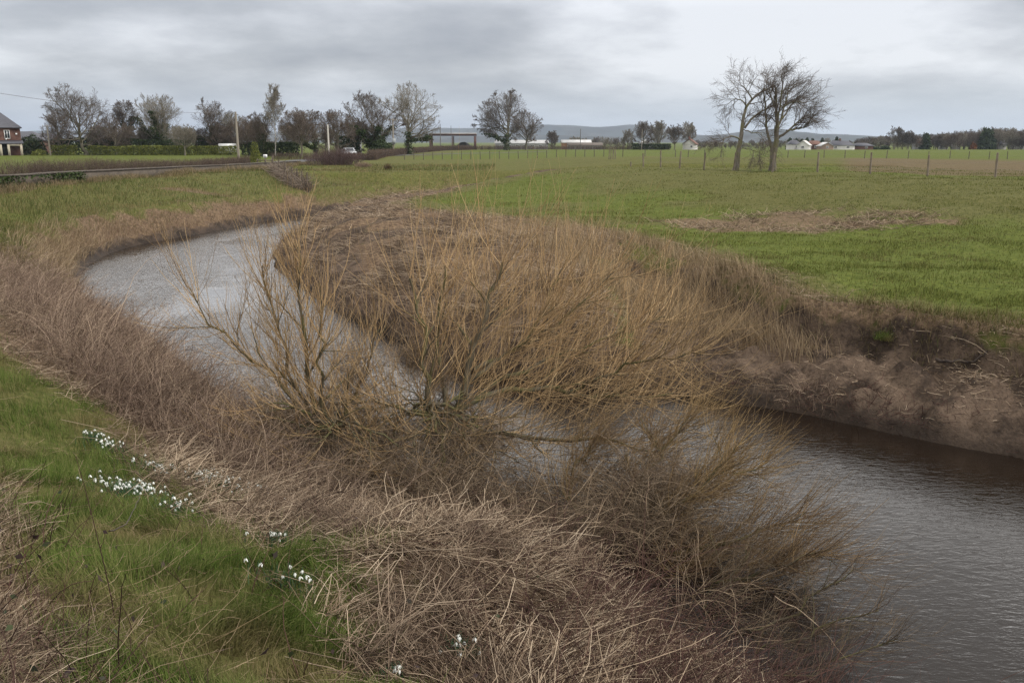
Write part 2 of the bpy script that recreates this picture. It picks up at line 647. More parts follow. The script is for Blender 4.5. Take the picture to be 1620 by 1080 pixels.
def bark(name, c1, c2, moss=(.075, .075, .02), amt=.6):
    m, t, b = new_mat(name)
    tc = N(t, 'ShaderNodeTexCoord')
    nz = noise(t, vmap(t, tc.outputs['Object'], (1, 1, .3)), 9, 6, .65)
    c = mixc(t, smooth(t, nz, .35, .65), c1, c2)
    nm = noise(t, tc.outputs['Object'], 3.0, 4)
    c = mixc(t, math_(t, 'MULTIPLY', smooth(t, nm, .42, .6), amt), c, moss)
    t.links.new(c, b.inputs['Base Color'])
    b.inputs['Roughness'].default_value = .9
    bp = N(t, 'ShaderNodeBump'); bp.inputs['Strength'].default_value = .6; bp.inputs['Distance'].default_value = .03
    t.links.new(nz, bp.inputs['Height']); t.links.new(bp.outputs[0], b.inputs['Normal'])
    return m


M_WBARK = bark('mossy willow bark', (.05, .042, .028), (.095, .078, .052), (.075, .072, .022), .7)
M_TBARK = bark('grey tree bark', (.085, .072, .058), (.15, .13, .105), (.10, .10, .045), .6)
M_TWIG = island('bare twigs', [(.07, .058, .05), (.11, .09, .077), (.16, .132, .112)])
M_TWIG_P = island('pale bare twigs', [(.13, .115, .09), (.19, .168, .132), (.25, .22, .175)])
M_TWIG_B = island('brown bare twigs', [(.08, .062, .052), (.125, .098, .08), (.17, .135, .105)])
M_IVY = island('ivy leaves', [(.022, .034, .013), (.038, .054, .02), (.06, .08, .03)], rough=.5)
M_EVER = island('evergreen leaves', [(.024, .036, .018), (.04, .056, .026), (.058, .076, .034)], rough=.6)
M_PRIV = island('yellow green hedge leaves', [(.07, .085, .02), (.12, .13, .03), (.17, .175, .045)], rough=.6)
M_HEDGE = island('bare hedge twigs', [(.055, .04, .034), (.085, .062, .052), (.12, .088, .07), (.15, .115, .085)])


# ------------------------------------------------------------------ ground
def axis(segs):
    out = []
    for a, b, s in segs:
        out.append(np.linspace(a, b, max(2, int(round((b - a) / s)) + 1))[:-1])
    return np.concatenate(out + [[segs[-1][1]]])


def grow_axis(a, b, s0, g):
    v, s = [a], s0
    sign = 1 if b > a else -1
    while (b - v[-1]) * sign > s:
        v.append(v[-1] + sign * s); s *= g
    v.append(b)
    return np.array(v)


def build_ground():
    xs = np.concatenate([grow_axis(-26, -4500, .35, 1.12)[::-1][:-1], axis([(-26, -8, .22), (-8, 2.5, .14), (2.5, 9.5, .075), (9.5, 12, .14), (12, 30, .25)])[:-1],
                         grow_axis(30, 4500, .35, 1.12)])
    ys = np.concatenate([grow_axis(1.5, -300, .4, 1.3)[::-1][:-1], axis([(1.5, 11, .13), (11, 17.5, .075), (17.5, 22, .14), (22, 45, .25), (45, 95, .4)])[:-1],
                         grow_axis(95, 4600, .5, 1.10)])
    X, Y = np.meshgrid(xs, ys)
    x, y = X.ravel(), Y.ravel()
    o = zone(x, y)
    nx, ny = len(xs), len(ys)
    i = np.arange(ny - 1)[:, None] * nx + np.arange(nx - 1)[None]
    Q = np.stack([i, i + 1, i + nx + 1, i + nx], -1).reshape(-1, 4)
    r = np.hypot(x, y)
    wob = (vn(x, y, 1.3, 21) - .5) * 1.6 + (vn(x, y, .4, 22) - .5) * .9
    left = ~o.right & ~o.riv
    near = left & (y < 27)
    w2 = (vn(x, y, 4, 23) - .5)
    # bare mud
    mud = np.where(o.riv, 1, 0.0)
    mud = np.maximum(mud, np.where(o.strip, o.cut * (1 - sst(.84, .97, o.t + wob * .05)), 0))
    mud = np.maximum(mud, np.where(o.strip, (1 - sst(.08, .32, o.t + wob * .08)), 0))
    mud = np.maximum(mud, np.where(o.strip, .75 * sst(.5, .68, vn(x, y, 1.6, 19)) * sst(-.5, -4, x) * (1 - sst(.75, .95, o.t)), 0))
    mud = np.maximum(mud, np.where(o.strip, (1 - o.cut) * .8 * (1 - sst(.35, .6, vn(x, y, .9, 18))) * (1 - sst(.9, 1, o.t)), 0))
    mud = np.maximum(mud, np.where(left, (1 - sst(.15, .7, o.dL + wob * .3)) * sst(9, 16, y), 0))
    # dead plant litter
    lit = np.where(o.strip, (1 - o.cut) * (.35 + .65 * sst(.35, .6, vn(x, y, .9, 18))) * (1 - .6 * sst(.93, 1.05, o.t + wob * .06)), 0)
    lit = np.maximum(lit, np.where(near, (1 - sst(-.3, .4, o.dL - LB(y) + wob * .45)), 0) * (1 - sst(23, 28, y)))
    lit = np.maximum(lit, np.where(left & (y > 20), (1 - sst(.7, 2.0, o.dL + wob * .7)), 0))
    lit = np.maximum(lit, .6 * sst(.55, .8, vn(x, y, 3, 31) * .6 + vn(x, y, 1, 32) * .4) * left * sst(20, 26, y) * (1 - sst(60, 90, y)))
    lit = np.maximum(lit, np.where((o.right | o.strip) & (o.dE < 3), np.where(o.strip, o.cut, 1) * (.5 + .25 * o.cut) * (1 - sst(.1, .7 + .9 * o.cut, o.dE + wob * .7)), 0))
    pc = hit(1265, 353)
    e = np.hypot((x - pc[0]) / 5.2, (y - pc[1]) / 3.3)
    lit = np.maximum(lit, .62 * (1 - sst(.35, 1.2, e + wob * .5 + (vn(x, y, 2.2, 66) - .5) * .9)) * o.right)
    lit = np.maximum(lit, .8 * (near & (y < 6)) * sst(-.1, .5, DEADZ(x, y) + wob * .4))
    lit = np.maximum(lit, .55 * sst(.55, .8, vn(x * .5, y, 5, 41)) * sst(105, 125, y) * (1 - sst(126, 140, y)))
    # worn brown ground between the two fences
    plo = sst(40, 44, o.s + w2 * 3) * (1 - sst(92, 100, o.s)) * sst(.34, .42, x / np.maximum(y, 1))
    # lush grass
    lush = np.where(o.right, .35 + .65 * sst(.45, .65, vn(x, y, 9, 51) * .7 + .3 * vn(x, y, 2.5, 52)), .3)
    lush = np.where(o.right & (y < 30), np.maximum(lush, .9), lush)
    lush = np.where((y > 125) & (x > -15), 1.0, lush)
    lush = np.where(x < -34, .8, lush)
    lush = lush * np.where(o.right, 1 - .75 * sst(19, 26, o.s + w2 * 5) * (1 - sst(37, 42, o.s)) * sst(0, .12, x / np.maximum(y, 1)), 1)
    rim = o.right & ~o.strip & (o.dE < 7)
    lush = np.where(rim, lush * sst(.2, 2.5, o.dE), lush)
    lit = lit * (1 - .55 * sst(48, 58, y) * (y < 85))
    me = raw_mesh('ground', np.column_stack([x, y, o.z]), Q, M_GROUND, None, True)
    for nme, arr in (('mud', mud), ('litter', lit), ('worn', plo), ('lush', lush)):
        a = me.attributes.new(nme, 'FLOAT', 'POINT')
        a.data.foreach_set('value', np.clip(arr, 0, 1).astype(np.float32))
    g = link('ground', me)
    tag(g, 'river banks and meadow of grass, dead litter and bare mud', kind='structure')


_da, _db = hit(0, 825), hit(170, 1075)
_dn = np.array([_da[1] - _db[1], _db[0] - _da[0]]); _dn = _dn / np.hypot(*_dn)
if _dn[1] > 0: _dn = -_dn


def LB(y):
    """distance from the near shore at which green grass takes over from litter"""
    return np.interp(y, [3.5, 4.6, 6.1, 7.6, 9.4, 10.5, 12.1, 16], [3.65, 3.5, 2.8, 2.22, 2.0, 2.4, 3.2, 3.6])


def DEADZ(x, y):
    """positive inside the patch of dead stalks in the near left corner"""
    return (x - _da[0]) * _dn[0] + (y - _da[1]) * _dn[1]


def ground_material():
    m, t, b = new_mat('ground')
    tc = N(t, 'ShaderNodeTexCoord')
    v = tc.outputs['Object']

    def att(nme):
        a = N(t, 'ShaderNodeAttribute'); a.attribute_name = nme
        return a.outputs['Fac']
    fine = noise(t, v, 7.0, 8, .7)
    mid = noise(t, v, 1.4, 6, .65)
    big = noise(t, v, .16, 5, .6)
    tuss = noise(t, vmap(t, v, (1, .6, 1)), 2.6, 7, .72)
    gA = mixc(t, smooth(t, fine, .3, .7), (.046, .062, .012), (.108, .124, .028))
    gB = mixc(t, smooth(t, fine, .3, .7), (.05, .057, .016), (.12, .110, .042))
    f = math_(t, 'ADD', att('lush'), math_(t, 'MULTIPLY', math_(t, 'SUBTRACT', big, .5), 1.1))
    f = math_(t, 'ADD', f, math_(t, 'MULTIPLY', math_(t, 'SUBTRACT', mid, .5), .9))
    g = mixc(t, smooth(t, f, .2, .75), gB, gA)
    g = mixc(t, math_(t, 'MULTIPLY', smooth(t, tuss, .53, .70), .55), g, (.13, .125, .05))
    g = mixc(t, math_(t, 'MULTIPLY', smooth(t, tuss, .42, .28), .6), g, (.030, .036, .014))
    li = mixc(t, smooth(t, fine, .3, .7), (.055, .037, .026), (.20, .14, .09))
    li = mixc(t, smooth(t, mid, .45, .7), li, (.10, .066, .045))
    lf = math_(t, 'ADD', att('litter'), math_(t, 'MULTIPLY', math_(t, 'SUBTRACT', fine, .5), .9))
    c = mixc(t, smooth(t, lf, .3, .7), g, li)
    wo = mixc(t, smooth(t, fine, .3, .7), (.075, .055, .033), (.135, .10, .06))
    wf = math_(t, 'ADD', att('worn'), math_(t, 'MULTIPLY', math_(t, 'SUBTRACT', tuss, .5), 1.0))
    c = mixc(t, math_(t, 'MULTIPLY', smooth(t, wf, .25, .8), .85), c, wo)
    mu = mixc(t, smooth(t, mid, .40, .60), (.042, .031, .024), (.118, .085, .062))
    mu = mixc(t, smooth(t, fine, .5, .75), mu, (.13, .094, .069))
    crumb = noise(t, v, 21.0, 5, .75)
    mu = mixc(t, math_(t, 'MULTIPLY', smooth(t, crumb, .50, .38), .5), mu, (.022, .016, .013))
    mu = mixc(t, math_(t, 'MULTIPLY', smooth(t, crumb, .60, .72), .4), mu, (.17, .128, .096))
    # wet foot of the bank, by height above the water
    sp = N(t, 'ShaderNodeSeparateXYZ'); t.links.new(v, sp.inputs[0])
    wet = smooth(t, math_(t, 'ADD', sp.outputs[2], math_(t, 'MULTIPLY', mid, .5)), WZ + .75, WZ + .30)
    mu = mixc(t, math_(t, 'MULTIPLY', wet, .7), mu, (.020, .015, .012))
    mf = math_(t, 'ADD', att('mud'), math_(t, 'MULTIPLY', math_(t, 'SUBTRACT', fine, .5), .5))
    mf = smooth(t, mf, .35, .65)
    c = mixc(t, mf, c, mu)
    t.links.new(c, b.inputs['Base Color'])
    t.links.new(math_(t, 'SUBTRACT', .95, math_(t, 'MULTIPLY', math_(t, 'MULTIPLY', mf, wet), .4)), b.inputs['Roughness'])
    b.inputs['Specular IOR Level'].default_value = .04
    bp = N(t, 'ShaderNodeBump'); bp.inputs['Strength'].default_value = .9; bp.inputs['Distance'].default_value = .10
    hh = math_(t, 'ADD', math_(t, 'MULTIPLY', fine, .5), tuss)
    t.links.new(hh, bp.inputs['Height']); t.links.new(bp.outputs[0], b.inputs['Normal'])
    return m


M_GROUND = ground_material()
build_ground()


def build_water():
    m, t, b = new_mat('river water')
    tc = N(t, 'ShaderNodeTexCoord')
    v = tc.outputs['Object']
    b.inputs['Base Color'].default_value = (.010, .0066, .0045, 1)
    b.inputs['Roughness'].default_value = .06
    b.inputs['IOR'].default_value = 1.333
    b.inputs['Specular IOR Level'].default_value = .5
    w1 = noise(t, vmap(t, v, (1.0, 2.6, 1), (0, 0, math.radians(-28))), 4.6, 3, .55, dist=.8)
    w2 = noise(t, vmap(t, v, (1.3, 3.0, 1), (0, 0, math.radians(-12))), 13.0, 2, .5, dist=.5)
    calm = smooth(t, noise(t, v, .35, 2), .35, .65)
    h = math_(t, 'ADD', math_(t, 'MULTIPLY', w1, 1.0), math_(t, 'MULTIPLY', w2, math_(t, 'ADD', .12, math_(t, 'MULTIPLY', calm, .3))))
    slick = smooth(t, noise(t, vmap(t, v, (1, .6, 1), (0, 0, math.radians(-20))), .28, 3, .5, dist=.5), .36, .60)
    h = math_(t, 'MULTIPLY', h, math_(t, 'ADD', .28, math_(t, 'MULTIPLY', slick, .85)))
    bp = N(t, 'ShaderNodeBump'); bp.inputs['Strength'].default_value = .38; bp.inputs['Distance'].default_value = .042
    t.links.new(h, bp.inputs['Height']); t.links.new(bp.outputs[0], b.inputs['Normal'])
    # sheet a little wider than the channel
    xs = np.arange(-34, 44, 2.0); ys = np.arange(-40, 90, 2.0)
    X, Y = np.meshgrid(xs, ys); x, y = X.ravel(), Y.ravel()
    nx, ny = len(xs), len(ys)
    ok = inside(x, y, RIV) | (np.minimum(pdist(x, y, LW), pdist(x, y, RW)) < 4)
    i = (np.arange(ny - 1)[:, None] * nx + np.arange(nx - 1)[None]).ravel()
    Q = np.stack([i, i + 1, i + nx + 1, i + nx], -1)
    Q = Q[ok[Q].all(1)]
    used = np.unique(Q)
    rm = np.zeros(nx * ny, int); rm[used] = np.arange(len(used))
    V = np.column_stack([x, y, np.full(len(x), WZ)])[used]
    o = link('river_water', raw_mesh('river_water', V, rm[Q], m))
    tag(o, 'rippled brown river winding between muddy banks under grey sky', kind='structure')


build_water()


# ------------------------------------------------------------------ ground cover (nobody could count it)
def scat(rng, n, u0, u1, y0, y1, pw=1.0):
    """random ground points in the fan that can be seen (with margin); thinner far away"""
    u = rng.uniform(u0, u1, n)
    if pw == 1.0:
        y = np.exp(rng.uniform(math.log(y0), math.log(y1), n))
    else:
        a = 1 - pw
        y = (y0 ** a + (y1 ** a - y0 ** a) * rng.random(n)) ** (1 / a)
    return u * y, y


def pick(rng, x, y, o, w):
    k = rng.random(len(x)) < w
    b = np.column_stack([x, y, o.z])[k]
    return b, k


def stuff(name, mb, mat, label, cat):
    return tag(mb.build(name, mat), label, cat, kind='stuff')


def grass_near():
    rng = np.random.default_rng(11)
    mb = MB()
    x, y = scat(rng, 230000, -.78, .05, 2.3, 13.5)
    o = zone(x, y)
    wob = (vn(x, y, 1.3, 21) - .5) * 1.6 + (vn(x, y, .4, 22) - .5) * .9
    w = sst(-.35, .25, o.dL - LB(y) + wob * .4) * ~o.right * ~o.riv
    w = w * (1 - .93 * sst(-.15, .35, DEADZ(x, y) + wob * .35) * (y < 6))
    w = w * (.25 + .75 * sst(.3, .55, vn(x, y, .28, 71)))
    b, k = pick(rng, x, y, o, w)
    tuft = vn(b[:, 0], b[:, 1], .35, 61)
    big = vn(b[:, 0], b[:, 1], .9, 62)
    L = (.05 + .16 * tuft ** 1.5 + .05 * big) * rng.uniform(.6, 1.3, len(b))
    az = vn(b[:, 0], b[:, 1], .5, 63) * 12 + rng.normal(0, .8, len(b))
    mb.ribbons(*blades(rng, b, L, rng.uniform(.3, 1.5, len(b)), rng.uniform(.0025, .005, len(b)), 4, az))
    print('near grass', len(b))
    stuff('grass', mb, M_GRASS, 'lush green grass on the near embankment in the left foreground', 'grass')
    # bleached and brown stalks through it and in the near left corner
    mb = MB()
    x, y = scat(rng, 60000, -.82, -.1, 2.2, 6.2)
    o = zone(x, y)
    dz = DEADZ(x, y) + (vn(x, y, .6, 22) - .5) * .9
    w = sst(-.05, .55, dz) * (o.dL > 3.2)
    b, k = pick(rng, x, y, o, w)
    n = len(b)
    mb.ribbons(*blades(rng, b, rng.uniform(.05, .24, n) * (.6 + .6 * vn(b[:, 0], b[:, 1], .4, 9)), rng.uniform(.1, 1.9, n), rng.uniform(.002, .0048, n), 4))
    b2 = b[:9000] + np.array([0, 0, .03])
    mb.tubes(*lying(rng, b2, .16, .0014))
    print('dead stalks', n)
    stuff('dead_stalks', mb, M_LITTER, 'tangle of bleached dead stalks in the bottom left corner', 'dead plants')
    # thin scatter of straw in the grass
    mb = MB()
    x, y = scat(rng, 2600, -.75, .1, 2.4, 9)
    o = zone(x, y)
    b, k = pick(rng, x, y, o, (o.dL > 3) * 1.0 * ~o.right)
    mb.tubes(*lying(rng, b + np.array([0, 0, .05]), .15, .0016))
    stuff('fallen_straw', mb, M_STRAW, 'loose fallen straw scattered through the near green grass', 'straw')


def lying(rng, b, L, r, K=4, tilt=.25, az=None):
    n = len(b)
    az = rng.random(n) * 2 * math.pi if az is None else az
    el = rng.normal(0, tilt, n)
    d = np.stack([np.cos(az) * np.cos(el), np.sin(az) * np.cos(el), np.abs(np.sin(el))], 1)
    l = L * np.exp(rng.normal(0, .45, n))
    s = np.linspace(0, 1, K)
    P = b[:, None] + d[:, None] * (s[None] * l[:, None])[:, :, None]
    bend = rng.normal(0, .10, (n, 1, 3)) * l[:, None, None]
    P = P + bend * (s * (1 - s) * 4)[None, :, None]
    return P, (r * rng.uniform(.6, 1.5, n))[:, None] * np.linspace(1, .6, K)[None]


def canes(rng, b, L, r, lean, K=7, side=2, sideL=.35, az=None, droop=1.0):
    """arching canes with side twigs"""
    n = len(b)
    az = rng.random(n) * 2 * math.pi if az is None else az
    l = L * np.exp(rng.normal(0, .35, n))
    th0 = np.abs(rng.normal(lean, .25, n))
    s = np.linspace(0, 1, K)
    th = th0[:, None] + droop * rng.uniform(.3, 1.3, n)[:, None] * s[None] ** 1.3
    ds = (l / (K - 1))[:, None]
    a = az[:, None] + np.cumsum(rng.normal(0, .16, (n, K)), 1)
    st = np.stack([np.sin(th) * np.cos(a), np.sin(th) * np.sin(a), np.cos(th)], 2) * ds[:, :, None]
    P = b[:, None] + np.concatenate([np.zeros((n, 1, 3)), np.cumsum(st[:, :-1], 1)], 1)
    R = (r * rng.uniform(.6, 1.4, n))[:, None] * np.linspace(1, .35, K)[None]
    out = [(P, R)]
    if side:
        out.append(spawn(rng, P, R, side, .25, .95, .7, sideL, 4, up=.05, wig=.18, rr=.7, tip=.4))
    return out


def bramble_bank():
    rng = np.random.default_rng(21)
    mb = MB()
    x, y = scat(rng, 62000, -1.0, .0, 8.3, 33, 1.3)
    o = zone(x, y)
    wob = (vn(x, y, 1.5, 24) - .5) * 1.4
    w = sst(.0, .25, o.dL - .7 * sst(11, 16, y)) * (1 - sst(-.9, -.2, o.dL - LB(y) + wob * .5)) * ~o.right * ~o.riv
    w = w * sst(8.3, 10.2, y) * (1 - sst(20, 25, y)) * (.35 + .65 * sst(.25, .55, vn(x, y, .7, 72)))
    b, k = pick(rng, x, y, o, w)
    hfac = .55 + .8 * vn(b[:, 0], b[:, 1], 1.6, 77)
    hfac = hfac * sst(-.2, 1.0, LB(b[:, 1]) - pdist(b[:, 0], b[:, 1], LW)) * (.62 + .38 * sst(9, 13, b[:, 1])) * (1 - .38 * sst(14, 20, b[:, 1]))
    az = np.where(rng.random(len(b)) < .55, rng.normal(.25, .8, len(b)), rng.random(len(b)) * 6.28)
    b[:, 2] -= .05
    for P, R in canes(rng, b, .62 * hfac + .12, .0034, .45, side=2, sideL=.34, az=az, droop=1.1):
        R = R * (1 + .025 * P[:, :1, 1].clip(0, 40))
        mb.tubes(P, R)
    print('bramble', len(b))
    stuff('brambles', mb, M_BRAMB, 'thicket of bare brown bramble canes along the near river bank on the left', 'brambles')
    # matted litter below it and under the snowdrops
    mb = MB()
    x, y = scat(rng, 60000, -.95, .0, 5.5, 27, 1.2)
    o = zone(x, y)
    wob = (vn(x, y, 1.3, 21) - .5) * 1.6
    w = sst(.1, .4, o.dL) * (1 - sst(-.15, .45, o.dL - LB(y) + wob * .5)) * ~o.right * ~o.riv * (.3 + .7 * sst(.3, .6, vn(x, y, .5, 12)))
    b, k = pick(rng, x, y, o, w)
    P, R = lying(rng, b + np.array([0, 0, .03]), .3, .002)
    mb.tubes(P, R * (1 + .05 * P[:, :1, 1]))
    stuff('plant_litter', mb, M_LITTER, 'brown matted litter on the slope between green grass and brambles', 'litter')


def foreground_mound():
    rng = np.random.default_rng(31)
    mb = MB()
    x, y = scat(rng, 62000, -.45, .50, 3.2, 9.6)
    o = zone(x, y)
    wob = (vn(x, y, 1.3, 21) - .5) * 1.6 + (vn(x, y, .4, 22) - .5) * .9
    w = (1 - sst(-.3, .3, o.dL - LB(y) + wob * .45)) * ~o.right * ~o.riv * sst(.45, 1.1, o.dL) * (.35 + .65 * sst(.3, .6, vn(x, y, .35, 73)))
    b, k = pick(rng, x, y, o, w)
    b[:, 2] += np.abs(rng.normal(0, .05, len(b)))
    az = vn(b[:, 0], b[:, 1], .45, 14) * 9 + rng.normal(0, .7, len(b))
    mb.tubes(*lying(rng, b, .24, .0026, tilt=.3, az=az))
    b2 = b[::8]
    mb.ribbons(*blades(rng, b2, rng.uniform(.08, .26, len(b2)), rng.uniform(.9, 2.4, len(b2)), rng.uniform(.002, .005, len(b2)), 5))
    print('mound straw', len(b))
    stuff('flood_wrack', mb, M_LITTER, 'mound of matted dead straw and stems at the water edge in the foreground', 'flood litter')
    # dark arching brambles over the mound, bottom centre and right
    mb = MB()
    x, y = scat(rng, 5200, -.35, .52, 3.4, 8.4)
    o = zone(x, y)
    w = 1.0 * sst(-.1, .25, x - .02 - .1 * (y - 5)) * (1 - sst(2.3, 3.2, o.dL)) * sst(.25, .9, o.dL) * ~o.right * ~o.riv
    w = np.maximum(w, .04 * (1 - sst(3, 4, o.dL)) * ~o.right * ~o.riv)
    b, k = pick(rng, x, y, o, w)
    for P, R in canes(rng, b, .62, .0028, .9, K=8, side=2, sideL=.3, droop=1.1):
        mb.tubes(P, R)
    x, y = scat(rng, 900, -.8, -.15, 2.4, 6)
    o = zone(x, y)
    b, k = pick(rng, x, y, o, sst(-.5, .2, DEADZ(x, y)) * (o.dL > 3) * .8 + .05 * (o.dL > 3))
    for P, R in canes(rng, b, .30, .003, .45, K=7, side=1, sideL=.15, droop=.7):
        mb.tubes(P, R)
    stuff('bramble_stems', mb, M_DARKC, 'thin dark red bramble stems arching over the dead straw in front', 'brambles')
    # a few withered and green bramble leaves
    mb = MB()
    x, y = scat(rng, 3000, -.8, .35, 2.4, 6.5)
    o = zone(x, y)
    b, k = pick(rng, x, y, o, ~o.right * ~o.riv * (.12 + .5 * sst(-.3, .3, DEADZ(x, y)) * (x < -.8)) * (o.dL > .4) * .45)
    n = len(b)
    b[:, 2] += rng.uniform(.03, .22, n)
    leaves(mb, rng, b, .022)
    stuff('bramble_leaves', mb, island('withered leaves', [(.03, .022, .022), (.055, .038, .036), (.035, .045, .03), (.05, .06, .025)], rough=.6),
          'withered dark bramble leaves among the stalks at bottom left', 'leaves')


def leaves(mb, rng, c, size, m=0):
    n = len(c)
    a = nrm(rng.normal(size=(n, 3))); r = nrm(rng.normal(size=(n, 3)))
    b = nrm(np.cross(a, r)); s = size * rng.uniform(.6, 1.4, n)[:, None]
    nn = np.cross(a, b) * s * .25
    V = np.stack([c - a * s, c + b * s * .62 + nn, c + a * s, c - b * s * .62 + nn], 1)
    mb.add(V.reshape(-1, 3), np.arange(n * 4).reshape(-1, 4), m=m)


def left_bank():
    rng = np.random.default_rng(41)
    x, y = scat(rng, 260000, -.86, -.02, 19, 96, 1.25)
    o = zone(x, y)
    left = ~o.right & ~o.riv & (x > -24.2 - .02 * y)
    pat = vn(x, y, 3, 31) * .6 + vn(x, y, 1, 32) * .4
    b, k = pick(rng, x, y, o, left * sst(.5, 1.5, o.dL) * sst(20, 25, y) * .7)
    mb = MB()
    rr = b[:, 1]
    L = (.10 + .22 * vn(b[:, 0], b[:, 1], 1.3, 33)) * rng.uniform(.6, 1.4, len(b))
    az = rng.normal(-.3, 1.3, len(b))
    mb.ribbons(*blades(rng, b, L, rng.uniform(.3, 1.6, len(b)), .006 + .00022 * rr, 3, az))
    print('bank grass', len(b))
    stuff('bank_grass', mb, M_BANKG, 'rough tussocky green grass on the far left river bank below the wall', 'grass')
    # long straw grass hanging over the water's edge and in drifts on the bank
    mb = MB()
    edge = sst(.05, .35, o.dL) * (1 - sst(.8, 2.0, o.dL + (vn(x, y, 1.6, 34) - .5) * 1.6))
    drift = .22 * sst(.58, .74, pat) * (o.dL > 2)
    w = left * np.clip(edge * 1.0 + drift, 0, 1) * sst(22, 27, y) * .9
    b, k = pick(rng, x, y, o, w)
    n = len(b)
    d = o.dL[k]
    # lean out over the water
    g = 0.3
    gx = pdist(b[:, 0] + g, b[:, 1], LW) - pdist(b[:, 0] - g, b[:, 1], LW)
    gy = pdist(b[:, 0], b[:, 1] + g, LW) - pdist(b[:, 0], b[:, 1] - g, LW)
    az = np.arctan2(-gy, -gx) + rng.normal(0, .8, n)
    L = np.where(d < 2, .62, .36) * (1 - .4 * sst(32, 45, b[:, 1])) * rng.uniform(.5, 1.3, n) * (.6 + .7 * vn(b[:, 0], b[:, 1], .9, 35))
    mb.ribbons(*blades(rng, b, L, rng.uniform(.4, 1.7, n), .006 + .00020 * b[:, 1], 5, az))
    print('straw edge', n)
    stuff('straw_grass', mb, M_STRAW, 'long straw coloured grass overhanging the far left water edge', 'grass')


def wall_fringe():
    rng = np.random.default_rng(45)
    n = 26000
    yy = rng.uniform(24, 92, n); xx = np.interp(yy, [26, 90], [-24.3, -22.0]) + .26 + np.abs(rng.normal(0, .35, n))
    ok = rng.random(n) < .2 + .8 * sst(.3, .6, vn(xx, yy, 1.6, 3))
    b = np.column_stack([xx, yy, H(xx, yy)])[ok]; n = len(b)
    mb = MB()
    mb.ribbons(*blades(rng, b, rng.uniform(.15, .55, n) * (.5 + .8 * vn(b[:, 1], b[:, 1] * 0, 2.2, 5)), rng.uniform(.2, 1.3, n), .012 + .00012 * b[:, 1], 4))
    stuff('verge_grass', mb, island('verge grass', [(.10, .075, .042), (.18, .135, .08), (.26, .20, .125), (.09, .095, .035)]), 'dry brown verge grass along the foot of the stone wall', 'grass')


wall_fringe()


def point_bar():
    rng = np.random.default_rng(51)
    x, y = scat(rng, 300000, -.42, .40, 12.5, 52, 1.5)
    o = zone(x, y)
    bar = o.strip * (1 - o.cut) + .0
    # flattened dead stalks over the inside of the bend
    mb = MB()
    gap = .05 + .95 * sst(.42 + .1 * sst(-2, -5, x), .64,  vn(x, y, 1.3, 42) * .6 + vn(x, y, .5, 43) * .4)
    w = bar * sst(.02, .12, o.t) * gap * (1 - .5 * sst(.95, 1.0, o.t)) * .6
    w = np.maximum(w, (o.right & ~o.strip) * (1 - sst(.05, .9, o.dE + o.wob)) * .35 * (1 - .7 * o.cut))
    b, k = pick(rng, x, y, o, w)
    n = len(b)
    b[:, 2] += np.abs(rng.normal(0, .05, n))
    az = rng.normal(2.6, 1.0, n)
    P, R = lying(rng, b, .36, .0034, tilt=.18, az=az)
    mb.tubes(P, R * (1 + .03 * (P[:, :1, 1] - 14).clip(0, 40)))
    print('bar litter', n)
    stuff('dead_reeds', mb, M_LITTER, 'flattened brown dead reeds covering the inside bank of the bend', 'dead reeds')
    # upright thin stems, thick on the right part of the bank
    mb = MB()
    w = bar * sst(.05, .3, o.t) * (.05 + .85 * sst(-2.5, 2.0, x) * sst(.3, .6, vn(x, y, 1.1, 44))) * .38
    w = np.maximum(w, o.strip * (1 - sst(4.6, 6.0, x)) * sst(.5, .62, o.t) * sst(0, 1.4, x) * (y < 24) * sst(.3, .5, o.t) * .6)
    w = np.maximum(w, o.strip * (1 - o.cut) * sst(.85, .98, o.t) * .35)
    b, k = pick(rng, x, y, o, w)
    n = len(b)
    az = rng.normal(2.9, 1.2, n)
    P, Wd, sd_ = blades(rng, b, rng.uniform(.2, .62, n) * (1 - .5 * sst(26, 36, b[:, 1])) * (.5 + .8 * vn(b[:, 0], b[:, 1], 1.5, 45)), rng.uniform(.05, 1.1, n), .005 + .00014 * b[:, 1], 4, az)
    mb.ribbons(P, Wd, sd_)
    print('bar stems', n)
    stuff('dry_stems', mb, M_STRAW, 'upright dry straw stems on the top of the inside bank behind the willow', 'dead plants')
    # dark fringe at the waterline
    mb = MB()
    w = (o.strip & (o.dR < 1.0)) * (1 - sst(.3, 1.0, o.dR)) * .4 * (1 - .75 * o.cut)
    b, k = pick(rng, x, y, o, w)
    n = len(b)
    mb.ribbons(*blades(rng, b, rng.uniform(.15, .5, n), rng.uniform(.5, 1.9, n), .006 + .00012 * b[:, 1], 4, rng.normal(-2.2, .8, n)))
    stuff('waterline_debris', mb, M_BRAMB, 'dark brown roots and stems along the far waterline', 'debris')


